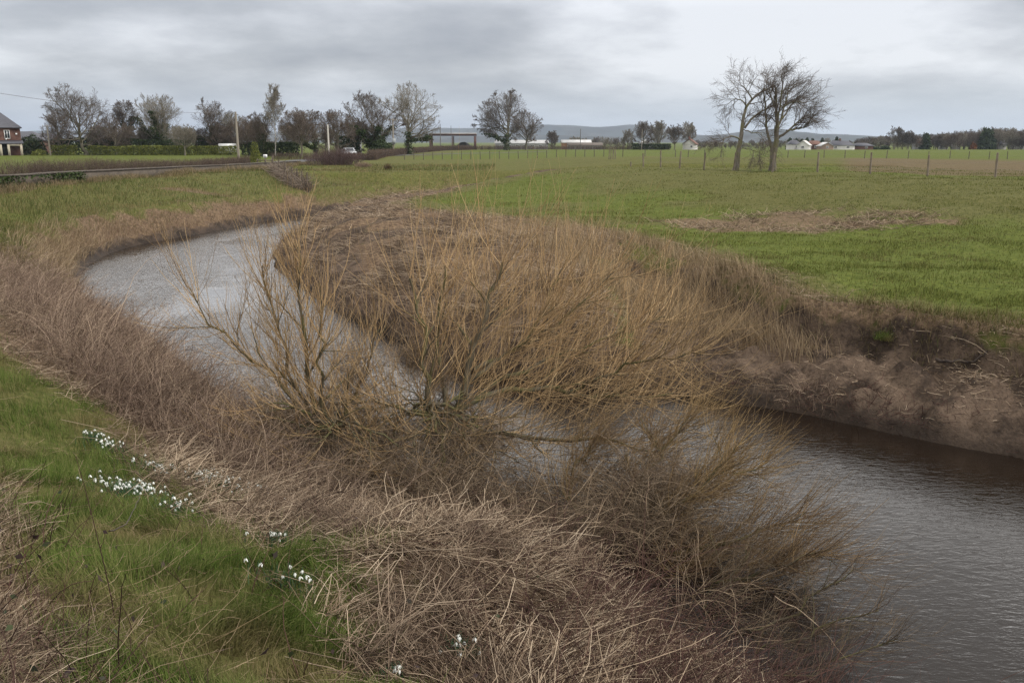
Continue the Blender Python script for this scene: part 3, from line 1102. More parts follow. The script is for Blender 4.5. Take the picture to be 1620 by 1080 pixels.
def meadow():
    rng = np.random.default_rng(61)
    mb = MB()
    x, y = scat(rng, 330000, -.35, .85, 11, 75, 1.6)
    o = zone(x, y)
    w = (o.right & ~o.strip) * (.25 + .75 * sst(.35, .6, vn(x, y, .9, 53)))
    pc = hit(1265, 353)
    w = w * (1 - .85 * (np.hypot((x - pc[0]) / 5.2, (y - pc[1]) / 3.3) < 1))
    b, k = pick(rng, x, y, o, w)
    n = len(b)
    L = (.025 + .075 * vn(b[:, 0], b[:, 1], .55, 54) ** 2 + .03 * vn(b[:, 0], b[:, 1], 3, 55)) * rng.uniform(.6, 1.4, n)
    mb.ribbons(*blades(rng, b, L, rng.uniform(.3, 1.4, n), .005 + .00035 * b[:, 1], 3))
    print('meadow', n)
    stuff('meadow_grass', mb, M_MEAD, 'short grazed green grass across the meadow on the right', 'grass')
    # dry patch of cut stems on the meadow
    mb = MB()
    n = 6500
    a = rng.random(n) * 2 * math.pi; r = np.sqrt(rng.random(n))
    x = pc[0] + np.cos(a) * r * 5.4; y = pc[1] + np.sin(a) * r * 3.4
    kk = rng.random(n) < sst(.35, .65, vn(x, y, 1.2, 8) * .7 + .3 * vn(x, y, .4, 7)) * (1.1 - r ** 2)
    x, y = x[kk], y[kk]
    P, R = lying(rng, np.column_stack([x, y, H(x, y) + .03]), .26, .006, tilt=.35)
    mb.tubes(P, R)
    stuff('dry_patch', mb, M_LITTER, 'pale patch of dead stems lying on the green meadow', 'dead plants')
    # rough grass hanging over the top of the cut bank
    mb = MB()
    s = rng.random(70000)
    seg = np.concatenate([[0], np.cumsum(np.linalg.norm(np.diff(EW, axis=0), axis=1))])
    kx = np.interp(s * seg[-1], seg, EW[:, 0]); ky = np.interp(s * seg[-1], seg, EW[:, 1])
    off = rng.normal(0, .25, len(s))
    x, y = kx + off * .75, ky + off * .6
    ok = (x > 1.5) & (y < 26) & (y > 9) & (rng.random(len(s)) < .25 + .75 * sst(.35, .6, vn(x, y, .6, 19)))
    x, y = x[ok], y[ok]
    b = np.column_stack([x, y, H(x, y) + .01])
    n = len(b)
    dn = rng.random(n) < .6
    az = np.where(dn, rng.normal(-2.2, .5, n), rng.random(n) * 6.28)
    mb.ribbons(*blades(rng, b, rng.uniform(.08, .40, n), np.where(dn, rng.uniform(1.2, 2.6, n), rng.uniform(.2, 1, n)), .008, 5, az))
    stuff('overhanging_turf', mb, island('turf fringe', [(.07, .06, .028), (.13, .105, .05), (.20, .155, .085), (.06, .08, .025)], trans=.1),
          'ragged turf fringe drooping over the eroded right bank edge', 'grass')
    # broken reeds and twigs stranded on the mud
    mb = MB()
    x, y = scat(rng, 26000, .12, .75, 11, 22)
    o = zone(x, y)
    wr = hit(1575, 590)
    clump = np.exp(-(((x - wr[0]) / .75) ** 2 + ((y - wr[1]) / .8) ** 2))
    w = o.strip * o.cut * (.05 + .22 * sst(.5, .7, vn(x, y, .8, 47)) + .9 * clump) * sst(.03, .12, o.t)
    b, k = pick(rng, x, y, o, w)
    mb.tubes(*lying(rng, b + np.array([0, 0, .015]), .16, .004, tilt=.25))
    print('mud litter', len(b))
    stuff('stranded_reeds', mb, M_LITTER, 'broken reed stems stranded on the bare mud of the right bank', 'flood litter')
    # dark twiggy roots along the foot of the mud
    mb = MB()
    x, y = scat(rng, 9000, .2, .78, 10.5, 16)
    o = zone(x, y)
    b, k = pick(rng, x, y, o, o.strip * o.cut * (1 - sst(.10, .38, o.t)) * sst(.4, .6, vn(x, y, .7, 48)))
    mb.tubes(*lying(rng, b, .2, .004, tilt=.6))
    stuff('exposed_roots', mb, M_DARKC, 'dark wet roots and twigs at the foot of the muddy right bank', 'roots')


grass_near()
bramble_bank()
foreground_mound()
left_bank()
point_bar()
meadow()


# ------------------------------------------------------------------ willows at the water's edge
def limb(pts, r0, r1, K=12, rng=None, wig=.03):
    p = poly([W(*q) for q in pts], K, rng, wig)
    return p, np.linspace(r0 * .78, r1 * .85, K)


def willow(name, label, base, limbs, rng, nwhip, Lw, mat, cat='willow', rbase=.10, up=.16, bias=(0, 0, 0), droop=None, sub=3, subL=.5,
           tdist=(.22, 1.0), ang=.75, dens=None, thin=.0062):
    root = empty(name, tuple(W(*base)), label, cat)
    o0 = W(*base)
    whips = []
    lims = [limb(pts, r0, r1, 12, rng) for pts, r0, r1 in limbs]
    for q in (droopers(rng, droop[0], droop[1], .1, droop[2]) if droop else []):
        lims.append((poly(q, 12, rng, .015), np.linspace(rng.uniform(.014, .028), .006, 12)))
    for i, (P, R) in enumerate(lims):
        mb = MB()
        mb.tubes(P[None] - o0, R[None], 7)
        # a few bare side spurs belong to the limb
        sp = spawn(rng, P[None], R[None], 5, .3, .95, .7, .55, 6, up=.06, wig=.14, rr=.55, tip=.35)
        mb.tubes(sp[0] - o0, sp[1], 5)
        mb.build('limb', M_WBARK, root, shade=True)
        whips.append((P, R, sp))
    mb = MB()
    for i, (P, R, sp) in enumerate(whips):
        nw = int(nwhip * ((dens[i] if i < len(dens) else .07) if dens else 1))
        wp, wr = spawn(rng, P[None], R[None], nw, tdist[0], tdist[1], ang, Lw, 8, up=up, wig=.075, rr=.8, rmax=thin, tip=.3, bias=bias, jit=(.45, 1.35))
        sw, sr = spawn(rng, sp[0], sp[1], max(2, nw // 7), .2, 1, ang, Lw * .85, 8, up=up, wig=.075, rr=.8, rmax=thin, tip=.3, bias=bias, jit=(.45, 1.35))
        for a, b in ((wp, wr), (sw, sr)):
            mb.tubes(a - o0, b)
            t2 = spawn(rng, a, b, sub, .15, .9, .5, Lw * subL, 6, up=up * .9, wig=.09, rr=.75, tip=.4, bias=bias)
            mb.tubes(t2[0] - o0, t2[1])
    mb.build('shoots', mat, root)
    return root


def droopers(rng, n, c, r, z0):
    out = []
    for k in range(n):
        a = rng.uniform(0, 6.28); L = rng.uniform(.6, 1.5)
        p = np.array(W(*c)); p[2] += rng.uniform(.1, z0)
        d = np.array([math.cos(a), math.sin(a) * .8, rng.uniform(.1, .6)]); pts = [p.copy()]
        for i in range(6):
            d = d + np.array([0, 0, -.17]) + rng.normal(0, .22, 3); d /= np.linalg.norm(d)
            p = p + d * L / 6
            p[2] = max(p[2], WZ + .03); pts.append(p.copy())
        out.append(np.array(pts))
    return out


def willows():
    rng = np.random.default_rng(101)
    b = (690, 715, 11.4)
    limbs = [
        ([b, (722, 645, 11.6), (752, 565, 11.9), (768, 490, 12.1), (795, 415, 12.3)], .10, .018),
        ([b, (678, 662, 11.3), (674, 595, 11.2), (668, 520, 11.2), (648, 440, 11.2)], .075, .014),
        ([(712, 665, 11.5), (698, 590, 11.9), (690, 515, 12.2), (704, 420, 12.4)], .06, .014),
        ([(714, 660, 11.5), (760, 627, 11.8), (830, 613, 12.1), (900, 621, 12.3), (990, 634, 12.5), (1065, 622, 12.7)], .065, .012),
        ([(716, 655, 11.5), (790, 605, 12.2), (880, 565, 12.9), (960, 532, 13.3), (1050, 500, 13.6)], .055, .012),
        ([(694, 695, 11.3), (760, 690, 10.9), (850, 688, 10.6), (950, 700, 10.4), (1050, 715, 10.3)], .055, .012),
        ([(690, 700, 11.3), (645, 692, 10.9), (600, 702, 10.7), (545, 688, 10.6)], .045, .012),
        ([(676, 655, 11.2), (700, 682, 10.7), (705, 740, 10.3), (690, 812, 10.0)], .035, .012),
        ([(735, 610, 11.8), (790, 570, 12.1), (850, 520, 12.3), (885, 440, 12.5)], .05, .012),
        ([(750, 585, 11.9), (830, 550, 12.6), (910, 490, 13.0), (970, 430, 13.2)], .045, .012),
        ([(900, 620, 12.3), (960, 590, 12.2), (1030, 570, 12.0), (1110, 560, 11.9)], .03, .01),
    ]
    willow('willow', 'large multi stemmed willow with golden shoots rising from the water in the centre', b, limbs, rng, 54, 1.42, M_OSIER,
           dens=[1.1, .35, .5, 1.3, 1.35, .8, .4, .35, .9, 1.1, 1.2], up=.15, bias=(.02, 0, 0), droop=(22, (690, 690, 11.1), .5))
    b2 = (522, 708, 10.8)
    l2 = [
        ([b2, (470, 642, 10.8), (438, 600, 10.9), (392, 560, 11.0), (335, 520, 11.2), (300, 455, 11.3)], .045, .007),
        ([b2, (484, 645, 10.9), (452, 565, 11.0), (430, 485, 11.1), (415, 420, 11.2)], .042, .007),
        ([b2, (494, 630, 10.9), (480, 545, 10.9), (474, 450, 10.9), (470, 385, 10.9)], .05, .010),
        ([b2, (512, 640, 10.6), (505, 560, 10.5), (512, 480, 10.5)], .05, .010),
        ([b2, (552, 650, 11.2), (580, 580, 11.4), (600, 520, 11.5)], .05, .010),
        ([(510, 700, 10.8), (450, 682, 10.5), (392, 690, 10.3)], .035, .010),
    ]
    willow('willow', 'smaller fan shaped willow with upright shoots on the left in front of the river', b2, l2, rng, 52, .85, M_OSIER,
           dens=[.9, 1, 1, .7, .45, .5], up=.15, bias=(-.01, 0, 0), ang=.55, droop=(10, (530, 700, 10.6), .35))
    b3 = (945, 868, 8.9)
    l3 = [
        ([b3, (1030, 842, 8.8), (1105, 775, 8.9), (1165, 705, 9.0)], .04, .008),
        ([b3, (1060, 882, 8.5), (1175, 852, 8.4), (1275, 810, 8.4)], .04, .008),
        ([(970, 880, 8.6), (1095, 925, 8.0), (1210, 905, 7.8), (1310, 870, 7.7)], .035, .008),
        ([(938, 850, 9.0), (978, 790, 9.4), (1045, 722, 9.7), (1095, 655, 9.9)], .035, .008),
        ([(935, 855, 9.0), (900, 800, 9.5), (905, 750, 9.9), (950, 690, 10.2)], .03, .008),
        ([(990, 860, 8.7), (1060, 815, 9.3), (1140, 770, 9.6), (1215, 730, 9.8)], .03, .008),
    ]
    willow('willow_shrub', 'low brown willow shrub sweeping out over the water on the right', b3, l3, rng, 130, .62, M_OSIER_B, cat='willow',
           up=.13, bias=(.10, 0, 0), ang=.8, sub=3, subL=.55, thin=.0042)
    b4 = (1075, 1050, 7.0)
    l4 = [
        ([b4, (1150, 1005, 7.0), (1250, 975, 7.1), (1350, 900, 7.2)], .02, .005),
        ([b4, (1170, 1040, 6.7), (1290, 1010, 6.6), (1390, 965, 6.6)], .02, .005),
        ([b4, (1110, 960, 7.4), (1170, 920, 7.6), (1180, 860, 7.8)], .02, .005),
        ([b4, (1210, 1070, 6.4), (1330, 1055, 6.3), (1420, 1010, 6.3)], .02, .005),
    ]
    willow('willow_shrub', 'sparse dark twiggy shrub in the water at the bottom right', b4, l4, rng, 60, .42, island('dark twigs', [(.045, .034, .026), (.10, .075, .052), (.18, .135, .09)]),
           cat='shrub', up=.08, bias=(.06, 0, 0), ang=.8, sub=3, thin=.0032)


def tangle():
    """flood debris and drooping twigs caught round the willow feet"""
    rng = np.random.default_rng(111)
    mb = MB()
    n = 70000
    u = rng.uniform(-.36, .36, n); y = rng.uniform(6.6, 13.2, n)
    x = u * y
    o = zone(x, y)
    px = 810 + FPX * x / (y * ct + 4.3 * st_) * 1.0
    w = (o.riv & (o.dL < 3.0)) * (1 - sst(1.8, 3.2, o.dL + (vn(x, y, .9, 3) - .5) * 1.6)) * sst(395, 470, px) * (1 - sst(1020, 1240, px))
    w = w * (.05 + .95 * sst(.44, .64, vn(x, y, .6, 91))) * (1 - .75 * sst(960, 1150, px))
    b = np.column_stack([x, y, np.full(n, WZ - .03)])[rng.random(n) < w * .36]
    b[:, 2] += np.abs(rng.normal(0, .22, len(b)))
    for P, R in canes(rng, b, .66, .0048, .75, K=8, side=2, sideL=.34, droop=1.8):
        P[..., 2] = np.maximum(P[..., 2], WZ - .01)
        mb.tubes(P, R)
    print('tangle', len(b))
    stuff('drowned_twigs', mb, island('drowned twigs', [(.06, .043, .03), (.12, .088, .06), (.19, .142, .095), (.27, .205, .14)], patch=[(.05, .035, .026), (.09, .064, .046), (.15, .11, .08)], scale=1.5),
          'dense tangle of drooping brown twigs over the shallow water at the willow feet', 'twigs')
    # matted rafts of straw caught in the lower branches
    mb = MB()
    blobs = [((560, 598, 11.3), .26, .36), ((652, 572, 11.4), .16, .20), ((690, 600, 11.8), .14, .2), ((440, 668, 10.5), .30, .16), ((620, 690, 10.9), .75, .12), ((560, 740, 10.2), .7, .16),
             ((690, 770, 10.2), .7, .16), ((820, 800, 9.8), .6, .2), ((1050, 770, 9.2), .4, .26), ((1000, 830, 8.9), .45, .2), ((880, 850, 9.0), .5, .2), ((1240, 890, 8.0), .25, .16), ((760, 700, 10.8), .5, .14)]
    for (q, sx, sz) in blobs:
        c = W(*q)
        nn = int(1800 * (sx + .2))
        g = rng.normal(0, 1, (nn, 3)) * np.array([sx, sx * .8, sz]) * .6 + c
        g[:, 2] = np.maximum(g[:, 2], WZ + .02)
        P, R = lying(rng, g, .2, .0019, tilt=.7)
        mb.tubes(P, R)
    stuff('caught_debris', mb, island('flood straw', [(.055, .04, .03), (.115, .083, .058), (.18, .135, .095), (.28, .215, .155)]),
          'brown rafts of flood straw caught in the low willow branches', 'flood litter')


willows()
tangle()


# ------------------------------------------------------------------ snowdrops
def snowdrops():
    rng = np.random.default_rng(131)
    mW, t, b = new_mat('snowdrop petals'); b.inputs['Base Color'].default_value = (.86, .87, .84, 1); b.inputs['Roughness'].default_value = .5
    tr = N(t, 'ShaderNodeBsdfTranslucent'); tr.inputs[0].default_value = (.86, .88, .82, 1)
    mx = N(t, 'ShaderNodeMixShader'); mx.inputs[0].default_value = .35
    t.links.new(b.outputs[0], mx.inputs[1]); t.links.new(tr.outputs[0], mx.inputs[2]); t.links.new(mx.outputs[0], t.nodes['Material Output'].inputs[0])
    mS = island('snowdrop leaves', [(.03, .062, .034), (.05, .095, .052), (.075, .125, .07)], trans=.15)
    flowers = []
    for v in range(4):
        mb = MB()
        h = .105 + .012 * v
        st = np.array([(0, 0, 0), (.004, 0, h * .5), (.006, .002, h * .9), (.014, .003, h), (.024, .004, h - .006), (.028, .004, h - .016)])
        mb.tubes(smooth_poly(st, 1)[None], .0014, 4, m=1)
        c = np.array([.028, .004, h - .018])
        s = np.linspace(0, 1, 5)
        for k in range(3):                                        # outer petals
            a = k * 2.094 + v
            od = np.array([math.cos(a), math.sin(a), 0]); sd_ = np.array([-math.sin(a), math.cos(a), 0])
            spread = .25 + .12 * v
            prof = np.array([.25, .8, 1, .75, .12]) * .0075
            mid = c + od * (s[:, None] * .022 * spread + .003) + np.array([0, 0, -1.0]) * s[:, None] * .026
            bul = od * (np.sin(s * math.pi) * .005)[:, None]
            Lf, Md, Rt = mid - sd_ * prof[:, None], mid + bul, mid + sd_ * prof[:, None]
            V = np.stack([Lf, Md, Rt], 1).reshape(-1, 3)
            Q = []
            for i in range(4):
                Q += [(i * 3, i * 3 + 1, i * 3 + 4, i * 3 + 3), (i * 3 + 1, i * 3 + 2, i * 3 + 5, i * 3 + 4)]
            mb.add(V, Q, m=0)
        mb.tubes(np.array([[c + [0, 0, .006], c + [0, 0, .002], c + [0, 0, -.004]]]), np.array([[.002, .0036, .0028]]), 6, m=1)   # green ovary
        mb.tubes(np.array([[c + [0, 0, -.003], c + [0, 0, -.010], c + [0, 0, -.016]]]), np.array([[.0025, .004, .0045]]), 6, m=0)   # inner cup
        flowers.append(mb.mesh('flower', [mW, mS], True))
    spec = [((208, 772), .42, .16, 52, 'dense drift of white snowdrops in the grass at left, the thickest clump'),
            ((325, 752), .50, .20, 60, 'broad snowdrop drift below the brambles with many small white flowers'),
            ((240, 735), .30, .12, 14, 'thin line of snowdrops between the two thick drifts'),
            ((165, 698), .22, .10, 16, 'snowdrop clump highest up the slope beside the brambles'),
            ((140, 683), .10, .06, 5, 'few snowdrops at the top end of the row, farthest up the slope'),
            ((272, 800), .16, .10, 9, 'small snowdrop group just below the thickest clump'),
            ((395, 765), .12, .07, 8, 'snowdrops at the lower right end of the broad drift'),
            ((478, 828), .07, .05, 6, 'little snowdrop tuft beside a fallen stick on the litter'),
            ((430, 850), .12, .08, 8, 'snowdrops with green leaves just left of the fallen stick'),
            ((445, 915), .16, .10, 8, 'snowdrop clump with broad green leaves and few flowers at the edge of the litter'),
            ((722, 1028), .10, .06, 9, 'single snowdrop clump in the dead straw at the bottom centre'),
            ((612, 1070), .06, .05, 4, 'last snowdrops at the bottom edge of the picture in dead straw')]
    for (q, rx, ry, nf, lab) in spec:
        c = hit(q[0] + 8, q[1] + 15)
        root = empty('snowdrop_clump', tuple(c), lab, 'flowers')
        mb = MB()
        nl = nf * 7 + 60
        a = rng.random(nl) * 6.28; r = np.abs(rng.normal(0, .85, nl))
        # drifts run down the slope to the right
        dx = np.array([.86, -.5]) * (np.cos(a) * r * rx)[:, None] + np.array([.5, .86]) * (np.sin(a) * r * ry * 1.5)[:, None]
        z = H(c[0] + dx[:, 0], c[1] + dx[:, 1]) - c[2]
        bb = np.column_stack([dx, z])
        mb.ribbons(*blades(rng, bb, rng.uniform(.08, .15, nl), rng.uniform(.2, 1.0, nl), rng.uniform(.005, .0085, nl), 5))
        mb.build('leaves', mS, root)
        for k in range(min(98, int(nf * (1.7 if nf > 10 else 1.2)))):
            j = rng.integers(nl)
            p = bb[j]
            f = link('flower', flowers[rng.integers(4)], root)
            f.location = (p[0] + rng.normal(0, .012), p[1] + rng.normal(0, .012), p[2] + .015)
            f.rotation_euler = (rng.normal(0, .14), rng.normal(0, .14), rng.random() * 6.28)
            f.scale = (.98,) * 3 if rng.random() < .5 else (.85, .85, .92)


snowdrops()


def sticks():
    rng = np.random.default_rng(141)
    m = plain('weathered wood', (.30, .23, .16), (.18, .13, .09), 12, .8, stretch=(1, 1, .3))
    md = plain('dark wet wood', (.035, .026, .022), (.06, .045, .036), 10, .6)

    def stick(pts, r, lab, mat=m, forks=0, name='driftwood'):
        P = []
        for (a, b_, dz) in pts:
            h = hit(a, b_); P.append(h + np.array([0, 0, dz]))
        P = np.array(P); o0 = P[0].copy(); P = P - o0
        Q = poly(P, 14, rng, r * .6)
        root = MB(); R = np.linspace(r, r * .45, 14)
        root.tubes(Q[None], R[None], 7)
        if forks:
            f = spawn(rng, Q[None], R[None], forks, .3, .95, .7, .35 * np.linalg.norm(P[-1]) / 2, 6, wig=.12, rr=.6, tip=.4)
            root.tubes(f[0], f[1], 5)
        o = root.build(name, mat, None, True, tuple(o0))
        tag(o, lab, 'stick')
    stick([(935, 905, .12), (955, 935, .14), (972, 958, .08)], .014, 'short pale crooked stick poking from the straw mound, lower centre')
    stick([(452, 838, .03), (480, 837, .04), (520, 840, .04)], .007, 'thin straight fallen stick on the litter beside a snowdrop tuft')
    stick([(335, 790, .03), (350, 812, .05), (352, 822, .03), (372, 838, .02)], .005, 'thin bent pale stem lying below the broad snowdrop drift')
    stick([(182, 920, .30), (206, 895, .25), (230, 868, .36)], .004, 'dark upright bramble stem leaning right over the near grass', md)
    stick([(1480, 576, .05), (1510, 583, .07), (1540, 578, .05), (1560, 574, .1)], .028, 'dark forked driftwood branch lying on the muddy right bank', md, 5)
    stick([(1215, 545, .05), (1180, 528, .08), (1150, 520, .12)], .008, 'pale thin branch lying above the mud at the end of the reeds', m, 2)
    stick([(1348, 612, .02), (1362, 604, .03)], .012, 'short thick pale reed stub on the bare mud')
    stick([(1220, 1015, .45), (1290, 1035, .3), (1345, 1075, .12)], .006, 'broken straw coloured reed stem bending down at the bottom right', m, 3)
    # grass tuft on the mud
    c = hit(1397, 552)
    mb = MB(); n = 420
    bb = rng.normal(0, .07, (n, 3)) * np.array([1, 1, 0])
    mb.ribbons(*blades(rng, bb, rng.uniform(.08, .22, n), rng.uniform(.3, 1.7, n), .007, 4))
    o = mb.build('grass_tuft', M_GRASS, None, False, tuple(c)); tag(o, 'small green grass tuft slumped onto the bare mud bank', 'grass')


sticks()


# ------------------------------------------------------------------ trees, hedges and things across the fields
def gz(x, y):
    return float(H(np.array([x]), np.array([y]))[0])


def at(px, Y):
    """ground point that the picture column px meets at depth Y"""
    x = (px - 810) / FPX * Y * ct
    x = (px - 810) / FPX * (Y * ct - (-2.8) * st_)
    return np.array([x, Y, gz(x, Y)])


def hpx(npx, Y):
    return npx / FPX * Y


def bare_tree_mesh(rng, h, w, clear=.25, levels=4, limbs=9, ang=.75, twig=.016, trunk_r=None, fork=.55, lean=(0, 0), up=.05, droop=0.0,
                   zc=None, dens=7):
    """returns (trunk MB, crown MB, limb polylines)"""
    tr = trunk_r or h * .030
    K = 10
    s = np.linspace(0, 1, K)
    top = h * fork
    P = np.stack([lean[0] * s ** 1.5 + np.cumsum(rng.normal(0, .01 * h, K)) * (s > .2), lean[1] * s ** 1.5 + np.cumsum(rng.normal(0, .01 * h, K)) * (s > .2), top * s - .15], 1)
    P[0, :2] = 0
    R = tr * (1 - .55 * s); R[0] *= 1.5
    c0 = np.array([lean[0], lean[1], (h + h * clear * .8) / 2]); ax = np.array([w / 2, w / 2, (h - h * clear * .8) / 2])

    def env(p):
        return (((p - c0) / ax) ** 2).sum(-1)
    t = MB(); c = MB()
    t.tubes(P[None], R[None], 8)
    hc = h - clear * h
    l1 = spawn(rng, P[None], R[None], limbs + 5, clear / fork * .8, 1.0, (ang * 1.45, ang * .45), max(hc * .78, w * .72), 11, up=up * .6, wig=.13, rr=.5, tip=.25, env=env, jit=(.8, 1.25))
    t.tubes(l1[0], l1[1], 6)
    l2 = spawn(rng, l1[0], l1[1], dens + 1, .15, 1, .75, .33 * h, 7, up=up * .8 - droop * .3, wig=.15, rr=.6, tip=.35, env=env)
    c.tubes(l2[0], np.maximum(l2[1], twig), 4)
    l3 = spawn(rng, l2[0], l2[1], dens, .12, 1, .7, .165 * h, 5, up=up * .6 - droop, wig=.16, rr=.6, tip=.5, env=env)
    c.tubes(l3[0], np.maximum(l3[1], twig * .8), 3)
    if levels > 3:
        l4 = spawn(rng, l3[0], l3[1], 9, .1, 1, .7, .085 * h, 3, up=up * .5 - droop, wig=.18, rr=.6, tip=.6, env=env, jit=(.4, 1.2))
        c.tubes(l4[0], np.full((1, 3), twig * .55), 3)
    return t, c, (P, R, l1)


def ivy_on(rng, P, R, zmax, n, thick=.45, size=.16, zmin=0.0):
    """ivy leaves round limbs"""
    mb = MB()
    c = []
    for (p, r) in zip(P, R):
        k = rng.random(n) * (len(p) - 1)
        i = np.minimum(k.astype(int), len(p) - 2); a = (k - i)[:, None]
        q = p[i] * (1 - a) + p[i + 1] * a + rng.normal(0, thick, (n, 3)) * np.array([1, 1, .6])
        c.append(q[(q[:, 2] < zmax) & (q[:, 2] > zmin)])
    leaves(mb, rng, np.vstack(c), size)
    return mb


def bare_tree(name, label, px, Y, top_py, wpx, seed, bark_m, twig_m, ivy=0, ivyz=.5, cat='tree', base_py=None, group=None, **kw):
    rng = np.random.default_rng(seed)
    b = at(px, Y)
    top = W(px, top_py, Y)[2]
    h = top - b[2]; w = hpx(wpx, Y)
    kw.setdefault('twig', .000105 * Y)
    t, c, (P, R, l1) = bare_tree_mesh(rng, h, w, **kw)
    root = empty(name, tuple(b), label, cat, group)
    t.build('trunk', bark_m, root, True)
    c.build('crown', twig_m, root)
    if ivy:
        cand = [P] + [q for q in l1[0][: max(1, ivy - 1)]]
        rr = [R] + [q for q in l1[1][: max(1, ivy - 1)]]
        ivy_on(rng, cand, rr, h * ivyz, 800, .032 * h, .0155 * h).build('ivy', M_IVY, root)
    return root


def blob_bush(name, label, px, Y, top_py, wpx, mat, seed, cat='bush', n=2500, size=.13, group=None, dcone=0.0, depth=None, core=True):
    """dense leafy shrub: leaf-sized faces through an uneven volume"""
    rng = np.random.default_rng(seed)
    b = at(px, Y)
    h = W(px, top_py, Y)[2] - b[2]; w = hpx(wpx, Y)
    d = depth or w
    v = nrm(rng.normal(size=(n, 3))); v[:, 2] = np.abs(v[:, 2])
    r = 1 - .5 * rng.random(n) ** 2.2
    f = .80 + .4 * vn(v[:, 0] * 3 + 9, v[:, 1] * 3 + v[:, 2] * 2, .8, seed)
    p = v * (r * f)[:, None] * np.array([w / 2, d / 2, h])
    if dcone:
        z = rng.random(n) ** 1.4
        a = rng.random(n) * 6.28
        rad = (1 - z) ** dcone * w / 2 * (.55 + .45 * rng.random(n)) * (.75 + .5 * vn(a * 2, z * 9, .7, seed))
        p = np.column_stack([np.cos(a) * rad, np.sin(a) * rad, z * h])
    mb = MB(); leaves(mb, rng, p, size)
    o = mb.build(name, mat, None, False, tuple(b)); tag(o, label, cat, group)
    return o


def twig_bush(name, label, px, Y, top_py, wpx, mat, seed, n=500, cat='bush', r=.008, group=None, depth=None):
    rng = np.random.default_rng(seed)
    b = at(px, Y)
    h = max(W(px, top_py, Y)[2] - b[2], .55); w = hpx(wpx, Y); d = depth or w * .8
    g = np.column_stack([rng.normal(0, .22 * w, n).clip(-w * .45, w * .45), rng.normal(0, .22 * d, n).clip(-d * .45, d * .45), np.zeros(n)])
    mb = MB()
    L = h * (1.05 - .55 * (np.abs(g[:, 0]) / (w * .5)) ** 2)
    az = np.arctan2(g[:, 1], g[:, 0]) + rng.normal(0, .8, n)
    th = np.abs(rng.normal(.25, .25, n)) + .5 * np.abs(g[:, 0]) / w
    s = np.linspace(0, 1, 5)
    l = (L * rng.uniform(.55, 1.0, n))[:, None] * s
    hd = np.stack([np.cos(az), np.sin(az)], 1)
    P = np.concatenate([g[:, None, :2] + hd[:, None] * (l * np.sin(th)[:, None])[:, :, None], (l * np.cos(th)[:, None])[:, :, None]], 2)
    P[:, 1:] += rng.normal(0, .02 * h, (n, 4, 3))
    R = np.full((n, 5), r) * np.linspace(1, .5, 5)
    mb.tubes(P, R)
    t2 = spawn(rng, P, R, 4, .2, 1, .6, h * .28, 4, up=.05, wig=.15, rr=.8, tip=.6)
    mb.tubes(*t2)
    o = mb.build(name, mat, None, False, tuple(b)); tag(o, label, cat, group)
    return o


def hedge(name, label, pts, h, w, mat, seed, leafy=True, dens=60, size=.14, cat='hedge', r=.010, ragged=.12):
    """trimmed hedge along ground points (x, y)"""
    rng = np.random.default_rng(seed)
    p = np.array(pts, float)
    seg = np.concatenate([[0], np.cumsum(np.linalg.norm(np.diff(p, axis=0), axis=1))])
    n = int(seg[-1] * dens)
    s = rng.random(n) * seg[-1]
    x = np.interp(s, seg, p[:, 0]); y = np.interp(s, seg, p[:, 1])
    tx = np.interp(s + .5, seg, p[:, 0]) - np.interp(s - .5, seg, p[:, 0]); ty = np.interp(s + .5, seg, p[:, 1]) - np.interp(s - .5, seg, p[:, 1])
    ln = np.hypot(tx, ty) + 1e-6
    hh = (np.interp(s, seg, h) if isinstance(h, (list, tuple)) else h) * (1 - ragged / 2 + ragged * vn(s, s * 0, 1.4, seed) + ragged * vn(s, s * 0, 5, seed + 1))
    v = rng.uniform(-1, 1, n)
    o0 = np.array([p[0, 0], p[0, 1], gz(*p[0])])
    mb = MB()
    if leafy:
        z = 1 - rng.random(n) ** 1.6
        shell = rng.random(n) < .55
        v = np.where(shell, np.sign(v) * rng.uniform(.8, 1.05, n), v)
        q = np.column_stack([x - ty / ln * v * w / 2, y + tx / ln * v * w / 2, H(x, y) + z * hh])
        leaves(mb, rng, q - o0, size)
    else:
        q = np.column_stack([x - ty / ln * v * w / 2, y + tx / ln * v * w / 2, H(x, y) - .03]) - o0
        P, R = spawn(rng, np.stack([q, q + [0, 0, .1]], 1), np.full((n, 2), r), 1, 0, .1, .25, 1.0, 5, up=.05, wig=.12, rr=1, tip=.5, jit=(.999, 1.001))
        P = q[:, None] + (P - P[:, :1]) * (hh * rng.uniform(.7, 1.0, n))[:, None, None]
        mb.tubes(P, R)
        t2 = spawn(rng, P, R, 4, .15, 1, .8, hh * .3, 3, up=.02, wig=.2, rr=.75, tip=.6)
        mb.tubes(*t2)
    o = mb.build(name, mat, None, False, tuple(o0)); tag(o, label, cat)
    return o


